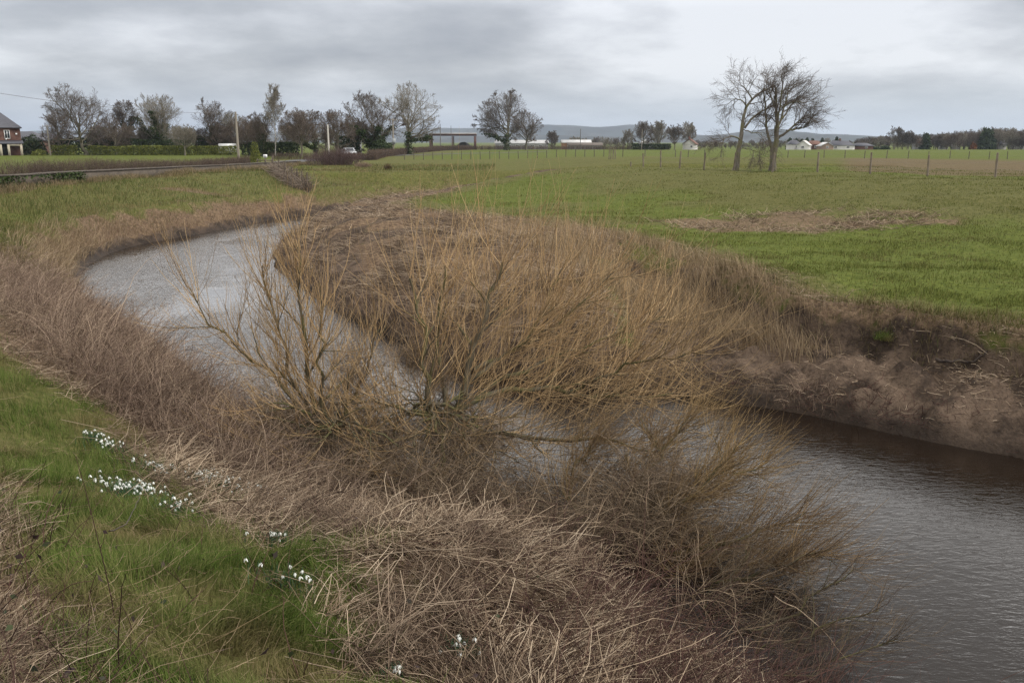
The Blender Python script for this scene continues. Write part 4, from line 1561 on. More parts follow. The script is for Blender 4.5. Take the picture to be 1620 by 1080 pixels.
def twin_trees():
    rng = np.random.default_rng(201)
    Y = hit(1222, 270)[1]
    print('twin trees at', Y)

    def custom(name, label, base, limbs, twL, bias, n1, n2, n3, upb):
        o0 = at(base, Y)
        root = empty(name, tuple(o0), label, 'tree')
        t = MB(); c = MB()
        for pts, r0, r1 in limbs:
            P = poly([W(a, b_, Y + dy) for a, b_, dy in pts], 12, rng, .02)
            R = np.linspace(r0, r1, 12) * .66
            if r0 > .2:
                R[0] *= 1.35
                P[0, 2] = o0[2] - .1
            t.tubes(P[None] - o0, R[None], 8)
            a = spawn(rng, P[None], R[None], n1, .35, 1, .75, twL, 7, up=upb, wig=.13, rr=.6, rmax=.04, tip=.3, bias=bias)
            c.tubes(a[0] - o0, a[1], 5)
            b2 = spawn(rng, a[0], a[1], n2, .2, 1, .65, twL * .55, 6, up=upb * .6, wig=.15, rr=.65, rmax=.016, tip=.4, bias=bias)
            c.tubes(b2[0] - o0, np.maximum(b2[1], .006), 4)
            b3 = spawn(rng, b2[0], b2[1], n3, .15, 1, .65, twL * .27, 4, up=upb * .3, wig=.2, rr=.6, rmax=.012, tip=.6, bias=bias)
            c.tubes(b3[0] - o0, np.maximum(b3[1], .0042), 3)
        t.build('trunk', bark(name + ' bark', (.10, .085, .068), (.17, .15, .125), (.13, .125, .055), .75), root, True)
        c.build('crown', M_TWIG, root)
    custom('bare_tree', 'leaning bare tree with bent trunk, left of the pair in the meadow', 1163,
           [([(1163, 270, 0), (1170, 232, 0), (1175, 195, 0), (1178, 175, 0), (1188, 158, .2), (1203, 145, .3), (1224, 137, .4)], .30, .05),
            ([(1178, 203, 0), (1187, 190, .1), (1205, 176, .3), (1224, 166, .5)], .13, .05),
            ([(1173, 222, 0), (1160, 214, -.3), (1148, 218, -.5), (1140, 228, -.6)], .09, .03),
            ([(1173, 235, 0), (1186, 235, -.4), (1196, 239, -.6), (1206, 246, -.7)], .05, .015),
            ([(1182, 168, 0), (1172, 158, .3), (1162, 156, .6), (1152, 165, .7)], .08, .02),
            ([(1177, 205, 0), (1192, 212, -.6), (1202, 208, -.9), (1208, 222, -1)], .06, .02),
            ([(1190, 157, .1), (1180, 140, -.5), (1172, 133, -.8)], .08, .02)], 1.3, (-.03, 0, -.03), 9, 7, 7, 0.0)
    custom('bare_tree', 'tall bare tree with fan of upright limbs, right of the pair in the meadow', 1222,
           [([(1222, 272, 0), (1224, 245, 0), (1229, 220, 0), (1230, 190, 0), (1228, 165, 0), (1226, 135, 0)], .37, .06),
            ([(1224, 245, 0), (1216, 222, .1), (1212, 200, .2), (1212, 170, .3), (1207, 140, .4)], .17, .05),
            ([(1229, 222, 0), (1240, 212, -.1), (1255, 200, -.3), (1270, 186, -.5), (1284, 180, -.6)], .14, .04),
            ([(1230, 205, 0), (1238, 180, .3), (1244, 155, .6), (1250, 132, .8)], .14, .04),
            ([(1230, 195, 0), (1234, 165, -.5), (1238, 140, -.9), (1236, 118, -1.1)], .12, .04),
            ([(1238, 188, .2), (1252, 165, .7), (1266, 150, 1.1)], .10, .03),
            ([(1244, 206, -.2), (1262, 205, -.6), (1280, 198, -.9)], .09, .03),
            ([(1228, 175, 0), (1218, 150, .6), (1214, 125, 1.0)], .10, .03),
            ([(1236, 170, -.6), (1258, 160, -1.0), (1276, 163, -1.2)], .08, .03)], 1.35, (.05, 0, .0), 10, 7, 7, .035)


twin_trees()


def far_trees():
    T, TP, TB = M_TWIG, M_TWIG_P, M_TWIG_B
    B = M_TBARK
    bare_tree('oak_tree', 'big round crowned bare oak on the left behind the hedges', 137, 172, 140, 98, 301, B, T, clear=.18, limbs=12, fork=.5, ang=.95, dens=8)
    bare_tree('bare_tree', 'small bare tree leaning out on the left of the big oak', 98, 176, 180, 52, 302, B, TB, clear=.15, fork=.6)
    bare_tree('ivy_tree', 'narrow tree with ivy clad trunk just right of the big oak', 203, 182, 163, 34, 303, B, T, ivy=1, ivyz=.75, clear=.5, fork=.7, limbs=6)
    bare_tree('ivy_tree', 'broad bare tree with two ivy covered limbs behind the long hedge', 258, 180, 156, 74, 304, B, TP, ivy=6, ivyz=.78, clear=.2, limbs=10, up=.12)
    bare_tree('ivy_tree', 'ivy clad tree with split crown left of the dark hedge block', 336, 182, 162, 52, 305, B, T, ivy=3, ivyz=.72, clear=.28, limbs=8, up=.08)
    bare_tree('bare_tree', 'bushy brown bare tree in front of the long dark hedge', 185, 174, 193, 60, 306, B, TB, clear=.12, fork=.6)
    bare_tree('bare_tree', 'little pale fruit tree in front of the yellow green hedge', 293, 168, 199, 36, 307, B, TP, clear=.3, limbs=7, up=.12)
    bare_tree('bare_tree', 'pale bare tree just right of the ivy trees', 365, 184, 180, 40, 308, B, TP, clear=.2)
    bare_tree('bare_tree', 'rounded brown tree just right of the tall wooden pole', 396, 165, 186, 46, 309, B, TB, clear=.15)
    bare_tree('ivy_tree', 'brown tree with ivy base left of the tall birch', 418, 160, 182, 48, 310, B, TB, ivy=3, ivyz=.6, clear=.15)
    bare_tree('birch_tree', 'tall thin pale birch rising above its neighbours', 436, 158, 152, 26, 311, plain('birch bark', (.42, .40, .37), (.2, .18, .16), 6), TP, clear=.2, limbs=16, fork=.93, ang=.45, up=.1, trunk_r=.09)
    bare_tree('bare_tree', 'dense round topped brown tree on a short bare trunk', 477, 150, 175, 60, 312, B, TB, clear=.3, limbs=11, fork=.5, ang=.9, dens=8)
    bare_tree('ivy_tree', 'brown tree with dark ivy foot beside the white pole', 500, 156, 178, 44, 313, B, TB, ivy=3, ivyz=.5, clear=.15)
    bare_tree('bare_tree', 'broad brown tree just right of the white pole', 535, 158, 178, 60, 314, B, TB, clear=.22, limbs=10, ang=.9)
    bare_tree('ivy_tree', 'large dark tree with ivy trunk left of the pale ash', 592, 178, 151, 84, 315, B, T, ivy=6, ivyz=.5, clear=.12, limbs=12, ang=.9, dens=8)
    bare_tree('ash_tree', 'tall pale bare ash with open crown behind the roadside pole', 650, 190, 141, 88, 316, B, TP, ivy=1, ivyz=.35, clear=.25, limbs=11, ang=.85, up=.04)
    bare_tree('oak_tree', 'lone rounded bare oak with ivy trunk in the middle of the horizon', 801, 300, 149, 82, 317, B, T, ivy=1, ivyz=.30, clear=.2, limbs=12, ang=.95, dens=8)
    bare_tree('bare_tree', 'smaller bare tree touching the right side of the lone oak', 832, 305, 178, 48, 318, B, TB, clear=.25, limbs=9, ang=.9)
    bare_tree('bare_tree', 'very small distant round tree between the grey shed and orange shed', 873, 385, 209, 19, 319, B, T, clear=.2)
    bare_tree('bare_tree', 'round headed tree first of the row before the white gable', 1016, 330, 194, 30, 320, B, T, clear=.3, ang=.95)
    bare_tree('bare_tree', 'pale upright bare tree second of the row before the white gable', 1042, 340, 195, 30, 321, B, TP, clear=.1, up=.14)
    bare_tree('bare_tree', 'dark rounded tree standing just left of the white gable house', 1067, 325, 201, 34, 322, B, T, clear=.3, ang=.95)
    bare_tree('bare_tree', 'thin pale tree behind the white gable house roof', 1087, 350, 194, 24, 323, B, TP, clear=.15, up=.12)
    bare_tree('bare_tree', 'low pale bushy tree at the left end of the row near the thin pole', 993, 345, 207, 18, 324, B, TP, clear=.1, up=.12)
    # right hand wood: the ones that stand out
    Y = 430
    bare_tree('bare_tree', 'flat topped tall bare tree rising above the wood left of the dark pine', 1415, Y, 203, 27, 330, B, T, clear=.45, limbs=9, ang=1.0)
    bare_tree('bare_tree', 'rounded bare tree right beside the flat topped tall tree', 1437, Y, 208, 16, 331, B, T, clear=.4)
    blob_bush('pine_tree', 'dark evergreen tree rising near the middle of the far wood', 1463, Y, 212, 16, M_EVER, 332, 'tree', 1200, .5)
    blob_bush('pine_tree', 'dark spreading cedar like evergreen standing highest in the far wood', 1560, Y, 203, 24, M_EVER, 333, 'tree', 1500, .55)
    blob_bush('conifer_tree', 'pointed dark conifer left of the slate roofed bungalow, the taller one', 1323, Y, 217, 12, M_EVER, 334, 'tree', 900, .5, dcone=.7)
    blob_bush('conifer_tree', 'pointed dark conifer behind the brick gabled house, the shorter one', 1300, Y, 219, 11, M_EVER, 335, 'tree', 900, .5, dcone=.7)
    for i, px in enumerate((1249, 1259, 1268, 1276, 1285)):
        blob_bush('conifer_tree', 'one of the close row of dark conifers behind the white bungalows', px, Y + 12, 219 + (i % 3), 12, M_EVER, 340 + i, 'tree', 600, .6, dcone=.55,
                  group='conifers behind the white bungalows')
    blob_bush('evergreen_bush', 'dark rounded evergreen bush right of the low grey roof', 1385, 400, 233, 14, M_EVER, 350, n=900, size=.35)
    blob_bush('evergreen_bush', 'dark green bush below the tall flat topped tree', 1400, 402, 231, 15, M_EVER, 351, n=900, size=.35)
    # the far wood: individual copies of four trees
    rng = np.random.default_rng(77)
    protos = []
    for k in range(4):
        t, c, _ = bare_tree_mesh(np.random.default_rng(400 + k), 9, 7.5, clear=.12, levels=4, limbs=9, ang=.8, twig=.04, dens=6)
        protos.append((t.mesh('trunk', M_TBARK, True), c.mesh('crown', [M_TWIG_P, M_TWIG, M_TWIG_P, M_TWIG_B][k])))

    def wood(label, group, xs, Yc, tops):
        for px in xs:
            Yk = Yc + rng.uniform(-12, 25)
            b = at(px, Yk)
            top = W(px, np.interp(px, tops[0], tops[1]) + rng.uniform(-1.5, 4), Yk)[2]
            s = (top - b[2]) / 9
            r = empty('bare_tree', tuple(b), label, 'tree', group)
            r.scale = (s * rng.uniform(.9, 1.3), s, s); r.rotation_euler = (0, 0, rng.random() * 6.28)
            t, c = protos[rng.integers(4)]
            link('trunk', t, r); link('crown', c, r)
    wood('one of the many bare trees making up the far wood at right', 'trees of the far wood on the right',
         np.concatenate([np.arange(1330, 1640, 7.0), np.arange(1480, 1640, 9.0)]), 440, ([1330, 1400, 1480, 1540, 1580, 1620], [222, 216, 214, 208, 204, 208]))
    wood('one of the low brown bare trees in the far belt behind the white bungalows', 'trees behind the white bungalows',
         np.arange(1100, 1330, 8.0), 470, ([1100, 1200, 1250, 1330], [223, 224, 221, 220]))
    wood('one of the low bare trees in the scrub behind the orange shed', 'trees behind the orange shed', np.arange(905, 990, 10.0), 450, ([905, 990], [218, 220]))
    wood('one of the brown bare garden trees behind the long dark hedge', 'garden trees behind the long dark hedge',
         np.array([160, 175, 196, 222, 240, 280, 300, 318, 352, 384, 405, 455, 470, 515, 555, 570]), 186, ([150, 300, 400, 580], [198, 200, 196, 192]))
    blob_bush('garden_bush', 'rusty brown beech bush in front of the far wood', 1540, 410, 226, 9, island('rusty leaves', [(.12, .05, .025), (.18, .08, .035)]), 352, n=500, size=.4)


far_trees()


def hedges():
    hz = hedge
    hz('bare_hedge', 'long brown leafless hedge behind the stone wall on the left', [(-30.3, 52), (-30.4, 75), (-30.2, 101)], [1.5, 1.3, 1.0], 1.3, M_HEDGE, 501, False, 75, r=.009)
    twig_bush('bare_bush', 'small bare bush standing apart at the left end of the brown hedge', 71, 56, 250, 26, M_HEDGE, 502, 120)
    twig_bush('bare_bush', 'low straggly bare bush at the far left by the wall', 14, 50, 262, 40, M_HEDGE, 503, 110)
    twig_bush('bare_bush', 'dense purple brown bush at the far end of the wall by the bend', 530, 90, 233, 84, island('purple twigs', [(.06, .042, .042), (.10, .068, .064), (.14, .10, .09)]), 504, 900, r=.009)
    twig_bush('bare_bush', 'low rusty brown bush on the bank right of the purple bush', 575, 84, 262, 26, M_BRAMB, 505, 220)
    twig_bush('bare_bush', 'lone small dark thorn bush on the slope beyond the bend', 614, 72, 272, 9, M_DARKC, 506, 90, r=.006)
    p = lambda px, Y: tuple(at(px, Y)[:2])
    hz('roadside_hedge', 'trimmed dark brown hedge along the bend of the road in mid distance', [p(588, 118), p(610, 150), p(640, 190), p(700, 290), p(745, 330)], [1.3, 1.2, 1.3, 1.6, 1.7], 1.2, M_HEDGE, 507, False, 34, r=.016)
    hz('field_hedge', 'low dark hedge along the far side of the green field below the lone oak', [p(745, 332), p(850, 340), p(1060, 345)], [1.7, 1.6, 1.2], 1.4, M_HEDGE, 508, False, 34, r=.026)
    hz('evergreen_hedge', 'tall dark clipped evergreen hedge behind the yellow green hedge', [p(84, 178), p(190, 177), p(302, 178)], [3.0, 3.1, 2.7], 2.0, M_EVER, 509, True, 260, .2)
    hz('evergreen_hedge', 'high dark evergreen hedge block near the white van', [p(308, 184), p(368, 184)], 3.6, 2.0, M_EVER, 510, True, 420, .2, ragged=.04)
    hz('clipped_hedge', 'long low yellow green clipped hedge across the garden front', [p(143, 172), p(250, 171), p(374, 172)], 1.7, 1.3, M_PRIV, 511, True, 330, .12, ragged=.07)
    hz('clipped_hedge', 'short rounded yellow green hedge right of the leaning pole', [p(82, 170), p(121, 170)], 1.7, 1.6, M_PRIV, 512, True, 420, .12, ragged=.1)
    blob_bush('clipped_bush', 'small yellow green bush near the brick house', 63, 168, 237, 22, M_PRIV, 513, n=1500, size=.11)
    blob_bush('evergreen_bush', 'large dark evergreen bush beside the brick house', 50, 176, 216, 46, M_EVER, 514, n=3200, size=.17)
    hz('evergreen_hedge', 'dark green hedge behind the sign between pole and birch', [p(388, 166), p(440, 162), p(470, 160)], 2.2, 1.8, M_EVER, 515, True, 300, .18)
    hz('evergreen_hedge', 'dark evergreen hedge right of the white pole below the trees', [p(532, 176), p(570, 178)], 3.2, 1.8, M_EVER, 516, True, 420, .18)
    blob_bush('evergreen_bush', 'dark evergreen bush at the foot of the large ivy tree', 604, 172, 222, 38, M_EVER, 517, n=2400, size=.2)
    blob_bush('ivy_stump', 'ivy covered stump beside the white sign', 405, 96, 225, 16, M_PRIV, 518, n=1300, size=.07, cat='stump')
    hz('bare_hedge', 'low brown hedge of the far road beyond the sign', [p(430, 118), p(500, 120)], 1.0, 1.0, M_HEDGE, 519, False, 50, r=.012)
    hz('bare_hedge', 'short ragged hedge hiding the lower half of the silver car', [p(552, 126), p(592, 118)], .95, .9, M_HEDGE, 521, False, 70, r=.012)
    hz('roadside_hedge', 'dark hedge in front of the white gable house', [p(1000, 330), p(1060, 332)], 2.0, 2.0, M_EVER, 520, True, 150, .25)


hedges()


# ------------------------------------------------------------------ walls, road, fences, poles, buildings, hills
def rot2(p, a):
    c, s = math.cos(a), math.sin(a)
    return np.array([p[0] * c - p[1] * s, p[0] * s + p[1] * c])


def strip_mesh(pts, w, dz, step=1.0):
    p = smooth_poly(pts, 2)
    seg = np.concatenate([[0], np.cumsum(np.linalg.norm(np.diff(p, axis=0), axis=1))])
    s = np.arange(0, seg[-1], step)
    c = np.stack([np.interp(s, seg, p[:, i]) for i in range(2)], 1)
    t = nrm(np.gradient(c, axis=0)); nv = np.stack([-t[:, 1], t[:, 0]], 1)
    ks = np.linspace(-.5, .5, 7)
    V = c[:, None] + nv[:, None] * (ks * w)[None, :, None]
    x, y = V[..., 0].ravel(), V[..., 1].ravel()
    z = H(x, y).reshape(len(s), 7)
    z = np.maximum(z, z.max(1, keepdims=True) - .03) + dz
    n, K = len(s), 7
    i = np.arange(n - 1)[:, None] * K + np.arange(K - 1)[None]
    Q = np.stack([i, i + 1, i + K + 1, i + K], -1).reshape(-1, 4)
    return np.column_stack([x, y, z.ravel()]), Q


M_WALL = bricks('old wall stone', (.085, .068, .054), (.11, .09, .07), (.06, .05, .04), 3.0)
M_COPE = plain('coping stone', (.095, .08, .066), (.06, .05, .042), 2.5, .9, .3)


def wall_and_road():
    ra = [(-27.3, 22), (-27.3, 60), (-27.2, 100), (-27.5, 130), (-25, 155), (-18, 182), (-6, 212), (10, 250)]
    V, Q = strip_mesh(ra, 4.0, .04)
    o = link('road', raw_mesh('road', V, Q, plain('asphalt', (.075, .073, .072), (.055, .054, .054), 4, .9), None, True))
    tag(o, 'narrow grey country road behind the stone wall bending right', kind='structure')
    a, b = np.array([-24.3, 26.0]), np.array([-22.0, 90.0])
    n = 80
    t = np.linspace(0, 1, n)
    c = a[None] * (1 - t[:, None]) + b[None] * t[:, None]
    tx = nrm((b - a)[None])[0]; nv = np.array([-tx[1], tx[0]])
    g = np.minimum(H(c[:, 0] + .3, c[:, 1]), H(c[:, 0] - .3, c[:, 1])) - .1
    top = np.interp(c[:, 1], [26, 40, 75, 90], [-1.48, -1.60, -1.93, -2.06]) + (vn(c[:, 1], c[:, 1] * 0, 3, 4) - .5) * .06
    o0 = np.array([a[0], a[1], float(g[0])])
    root = empty('stone_wall', tuple(o0), 'low old stone wall running along the top of the left bank', 'wall')

    def prism(z0, z1, w):
        V = []
        for off, z in ((-w / 2, z0), (w / 2, z0), (w / 2, z1), (-w / 2, z1)):
            V.append(np.column_stack([c + nv * off, z]))
        V = np.stack(V, 1).reshape(-1, 3) - o0
        i = np.arange(n - 1)[:, None] * 4; k = np.arange(4)[None]
        Q = np.stack([i + k, i + (k + 1) % 4, i + 4 + (k + 1) % 4, i + 4 + k], -1).reshape(-1, 4)
        Q = np.vstack([Q, [[3, 2, 1, 0], [n * 4 - 4, n * 4 - 3, n * 4 - 2, n * 4 - 1]]])
        return V, Q
    MB().add(*prism(g, top, .38)).build('wall', M_WALL, root)
    MB().add(*prism(top + .003, top + .08, .46)).build('coping', M_COPE, root)
    # ivy and brambles on the near end
    rng = np.random.default_rng(601)
    k = 3000
    yy = rng.uniform(27, 47, k); xx = np.interp(yy, [26, 90], [-24.3, -22.0]) + .25 + rng.random(k) * .3
    zz = np.interp(yy, [26, 40], [-1.5, -1.62]) - rng.random(k) ** 1.3 * .55
    kp = vn(yy, yy * 0, 2, 6) + .5 * rng.random(k) > .5
    mb = MB(); leaves(mb, rng, np.column_stack([xx, yy, zz])[kp] - o0, .07)
    mb.build('ivy', M_IVY, root)
    # flood debris caught on the fence that runs down from the end of the wall
    p0, p1, p2 = hit(432, 272), hit(462, 292), hit(486, 302)
    rng = np.random.default_rng(602)
    pts = np.vstack([p0, p1, p2])
    root = empty('debris_fence', tuple(p0), 'old fence choked with flood debris running down the bank to the river', 'fence')
    mb = MB()
    nn = 2600
    s = rng.random(nn) * 2
    q = np.stack([np.interp(s, [0, 1, 2], pts[:, i]) for i in range(3)], 1) + rng.normal(0, .14, (nn, 3)) * np.array([1, 1.6, 1])
    q[:, 2] = H(q[:, 0], q[:, 1]) + np.abs(rng.normal(0, .24, nn)) * np.interp(s, [0, 1, 2], [1.0, 1.2, .7])
    mb.tubes(*lying(rng, q - p0, .5, .011, tilt=.5))
    mb.build('debris', island('grey drift sticks', [(.06, .045, .036), (.11, .085, .065), (.19, .15, .12), (.30, .25, .2)]), root)
    wd = plain('old rail wood', (.15, .12, .095), (.08, .065, .052), 6, .9)
    for s in np.linspace(0, 2, 7):
        q = np.array([np.interp(s, [0, 1, 2], pts[:, i]) for i in range(3)])
        mb = MB(); z = gz(q[0], q[1])
        mb.tubes(np.array([[[0, 0, -.2], [.02, 0, .5], [.05, .02, 1.15]]]) + (np.array([q[0], q[1], z]) - p0), np.array([[.06, .055, .05]]), 6)
        mb.build('post', wd, root)


wall_and_road()


def fence(name, label, posts, hh, r, seed, wires, mat, lean=.04):
    """wire fence: every post its own mesh, strands of wire follow"""
    rng = np.random.default_rng(seed)
    o0 = posts[0]
    root = empty(name, tuple(o0), label, 'fence')
    tops = []
    for q, h in zip(posts, hh):
        l = rng.normal(0, lean, 2) * h
        p = np.array([[0, 0, -.2], [l[0] * .4, l[1] * .4, h * .45], [l[0], l[1], h]]) + (q - o0)
        mb = MB(); mb.tubes(p[None], np.array([[r * 1.05, r, r * .92]]), 6)
        e = p[-1]; mb.tubes(np.array([[e - [0, 0, .001], e + [0, 0, .02], e + [0, 0, .03]]]), np.array([[r * .92, r * .6, .002]]), 6)
        mb.build('post', mat, root); tops.append((p[0] + [0, 0, .2], p[-1]))
    wm = plain('fence wire', (.22, .22, .22), (.15, .14, .13), 20, .5, metal=.6)
    for w in wires:
        pts = np.array([a * (1 - w) + b * w for a, b in tops])
        mb = MB()
        for a, b in zip(pts[:-1], pts[1:]):
            s = np.linspace(0, 1, 4)[:, None]
            P = a * (1 - s) + b * s; P[1:3, 2] -= .015
            mb.tubes(P[None], np.array([[.003]]), 3)
        mb.build('wire', wm, root)


def fences():
    post_w = plain('fence post wood', (.20, .165, .125), (.105, .085, .066), 9, .9, stretch=(1, 1, .3))
    dark_w = plain('dark post wood', (.12, .10, .08), (.07, .058, .048), 9, .9)
    px = [976, 991, 1011, 1037, 1066, 1103, 1149, 1208, 1277, 1358, 1446, 1550, 1675]
    by = [263, 267, 264.5, 267, 264.6, 267, 267, 268, 275, 278, 281, 283, 287]
    # posts stand on a line through the field, spaced as in the photograph
    a, b = np.array([11.0, 64.0]), np.array([24.2, 44.2])
    P = []
    for x in px:
        u = (x - 810) / FPX / .985
        # meet the line x = u * y
        d = b - a
        t = (u * a[1] - a[0]) / (d[0] - u * d[1])
        q = a + d * t
        P.append(np.array([q[0], q[1], gz(*q)]))
    fence('post_and_wire_fence', 'nearer fence of rough wooden posts and thin wire crossing the right meadow', P, [1.2] * len(P), .055, 611, (.35, .62, .9), post_w, .035)
    P, hh = [], []
    xs = list(np.arange(640, 1000, 15.0)) + [1020, 1045, 1068, 1088, 1114, 1140, 1165, 1191, 1218, 1246, 1272, 1303, 1336, 1367, 1402, 1436, 1469, 1502, 1532, 1564, 1593, 1625]
    rng = np.random.default_rng(9)
    for x in xs:
        Y = 122 + (6 if x > 1000 else 0) * 0
        q = at(x, Y + rng.normal(0, .5))
        P.append(q); hh.append(1.05)
    fence('post_and_wire_fence', 'farther fence line of thin dark posts along the edge of the green field', P, hh, .055, 612, (.5, .92), dark_w, .03)
    # short close row of stakes where both fences meet
    P = [at(x, 95) for x in (963, 966, 969.5, 973)]
    fence('stake_fence', 'short close set row of stakes where the two fences meet', P, [1.25] * 4, .05, 613, (.5,), post_w, .03)


fences()


def pole(px, Y, top_py, lab, mat, r=.12, arm=False, box=False, lean=0.0):
    b = at(px, Y)
    h = W(px, top_py, Y)[2] - b[2]
    root = empty('utility_pole', tuple(b), lab, 'pole')
    mb = MB(); mb.tubes(np.array([[[0, 0, -.3], [lean * .5, 0, h * .5], [lean, 0, h]]]), np.array([[r * 1.15, r, r * .8]]), 8)
    mb.build('pole', mat, root, True)
    if arm:
        mb = MB(); mb.box((lean, -.16, h - .35), (1.7, .1, .12)); mb.build('crossarm', mat, root)
        for s in (-.75, 0, .75):
            mb = MB(); mb.tubes(np.array([[[lean + s, -.16, h - .29], [lean + s, -.16, h - .2], [lean + s, -.16, h - .08]]]), np.array([[.02, .05, .035]]), 6)
            mb.build('insulator', plain('porcelain', (.4, .38, .35), (.3, .28, .26), 5, .3), root)
    if box:
        mb = MB(); mb.box((lean * .6 + .12, -.32, h * .38), (.7, .4, 1.1)); mb.build('transformer', plain('grey metal', (.30, .32, .33), (.25, .26, .27), 4, .5), root)
    return b + np.array([lean, 0, h])


def poles():
    pw = plain('weathered pole wood', (.26, .23, .19), (.18, .155, .125), 3, .9, stretch=(1, 1, .1))
    pp = plain('pale pole', (.50, .47, .42), (.38, .35, .30), 3, .8, stretch=(1, 1, .1))
    pd = plain('thin dark pole', (.13, .125, .12), (.10, .095, .09), 3, .8)
    t1 = pole(80, 168, 197, 'wooden pole with crossarm standing near the brick house', pw, .14, True)
    t2 = pole(378, 128, 177, 'tall bare wooden pole standing beside the white van and hedge end', pw, .17)
    pole(521, 132, 197, 'pale white pole in front of the brown trees by the road bend', pp, .13)
    pole(623, 170, 187, 'roadside wooden pole with grey transformer box under the pale ash', pw, .14, True, True)
    pole(697, 300, 196, 'thin dark pole in front of the open barn frame', pd, .13)
    pole(714, 320, 199, 'thinnest faint pole behind the middle of the open barn frame', pd, .08)
    pole(918, 350, 204, 'thin dark pole above the orange shed', pd, .14)
    pole(834, 330, 205, 'thin pole behind the smaller tree of the lone pair', pd, .10)
    pole(1015, 318, 204, 'pale wooden pole in front of the round headed tree', pw, .13)
    # overhead cable coming in from the left
    a = W(-170, 118, 80); b = t2 - np.array([0, 0, .15])
    s = np.linspace(0, 1, 40)[:, None]
    P = a * (1 - s) + b * s; P[:, 2] -= (4 * s * (1 - s))[:, 0] * 1.0
    mb = MB(); mb.tubes((P - a)[None], np.array([[.02]]), 5)
    o = mb.build('overhead_cable', pd, None, False, tuple(a)); tag(o, 'single overhead cable sagging in from the left edge of the sky', 'cable')


poles()


def window(mb_parent, c, w, h, frame, glass, n=(0, -1), sill=None):
    """framed window standing proud of a wall whose outward normal is n (2D)"""
    nx, ny = n
    ax = np.array([-ny, nx, 0.0])
    nn = np.array([nx, ny, 0.0])
    rot = math.atan2(ax[1], ax[0])
    f = MB()
    t = .09 * max(1, w / 1.2)
    for s in (-1, 1):
        f.box(c + ax * s * (w / 2 - t / 2) + nn * .03, (t, .08, h), rot=rot)
        f.box(c + np.array([0, 0, s * (h / 2 - t / 2)]) + nn * .033, (w - 2 * t, .08, t), rot=rot)
    f.box(c + nn * .036, (t * .7, .07, h - 2 * t), rot=rot)
    fo = f.build('window', frame, mb_parent)
    g = MB(); g.box(c + nn * .012, (w - t, .02, h - t), rot=rot)
    g.build('pane', glass, fo)
    return fo


def gable_roof(w, d, z0, rise, over=.35, hip=0.0, th=.14):
    """roof over a w (x) by d (y) plan, ridge along x"""
    x, y = w / 2 + over, d / 2 + over
    r = w / 2 + over - (hip if hip else 0)
    mb = MB()
    V = []
    for dz in (0, th):
        V += [(-x, -y, z0 + dz), (x, -y, z0 + dz), (x, y, z0 + dz), (-x, y, z0 + dz), (-r, 0, z0 + rise + dz), (r, 0, z0 + rise + dz)]
    V = np.array(V)
    Q = [(6, 7, 11, 10), (8, 9, 10, 11), (0, 4, 5, 1), (2, 5, 4, 3), (0, 1, 7, 6), (2, 3, 9, 8)]
    if hip:
        T = [(7, 8, 11), (9, 6, 10), (1, 5, 2), (3, 4, 0)]; Q += [(1, 2, 8, 7), (3, 0, 6, 9)]
    else:
        T = []; Q += [(1, 5, 11, 7), (5, 2, 8, 11), (3, 4, 10, 9), (4, 0, 6, 10)]
    mb.add(V, Q, T)
    return mb


def house(name, label, px, Y, w, d, eave, rise, wall_m, roof_m, hip=0, rot=0.0, wins=(), chimney=None, cat='house', sink=0.0, door=None):
    """generic small building; wins: (side, along, z, w, h)"""
    b = at(px, Y); b[2] -= sink
    root = empty(name, tuple(b), label, cat)
    mb = MB()
    x, y = w / 2, d / 2
    V = [(-x, -y, -.3), (x, -y, -.3), (x, y, -.3), (-x, y, -.3), (-x, -y, eave), (x, -y, eave), (x, y, eave), (-x, y, eave)]
    Q = [(0, 1, 5, 4), (1, 2, 6, 5), (2, 3, 7, 6), (3, 0, 4, 7)]
    T = []
    if not hip:
        V += [(-x, 0, eave + rise * (y / (y + .35)) - .02), (x, 0, eave + rise * (y / (y + .35)) - .02)]
        T = [(5, 6, 9), (7, 4, 8)]
    mb.add(V, Q, T); mb.build('wall', wall_m, root)
    over = .35
    ro = gable_roof(w, d, eave - (0 if hip else rise * over / (y + over)) + .02, rise + (0 if hip else rise * over / (y + over)), over, hip).build('roof', roof_m, root)
    if chimney:
        for cx in chimney:
            c = MB(); c.box((cx, .2, eave + rise + .3), (.6, .6, 1.5)); c.box((cx, .2, eave + rise + 1.1), (.72, .72, .1)); c.build('chimney', M_BRICK, ro)
    for side, al, z, ww, hh in wins:
        if side == 'f': window(root, np.array([al, -y, z]), ww, hh, M_FRAME, M_GLASS, (0, -1))
        if side == 'r': window(root, np.array([x, al, z]), ww, hh, M_FRAME, M_GLASS, (1, 0))
        if side == 'l': window(root, np.array([-x, al, z]), ww, hh, M_FRAME, M_GLASS, (-1, 0))
    if door:
        m = MB(); m.box((door, -y - .02, 1.0), (1.0, .06, 2.0)); m.build('door', M_DOOR, root)
    root.rotation_euler = (0, 0, rot)
    return root


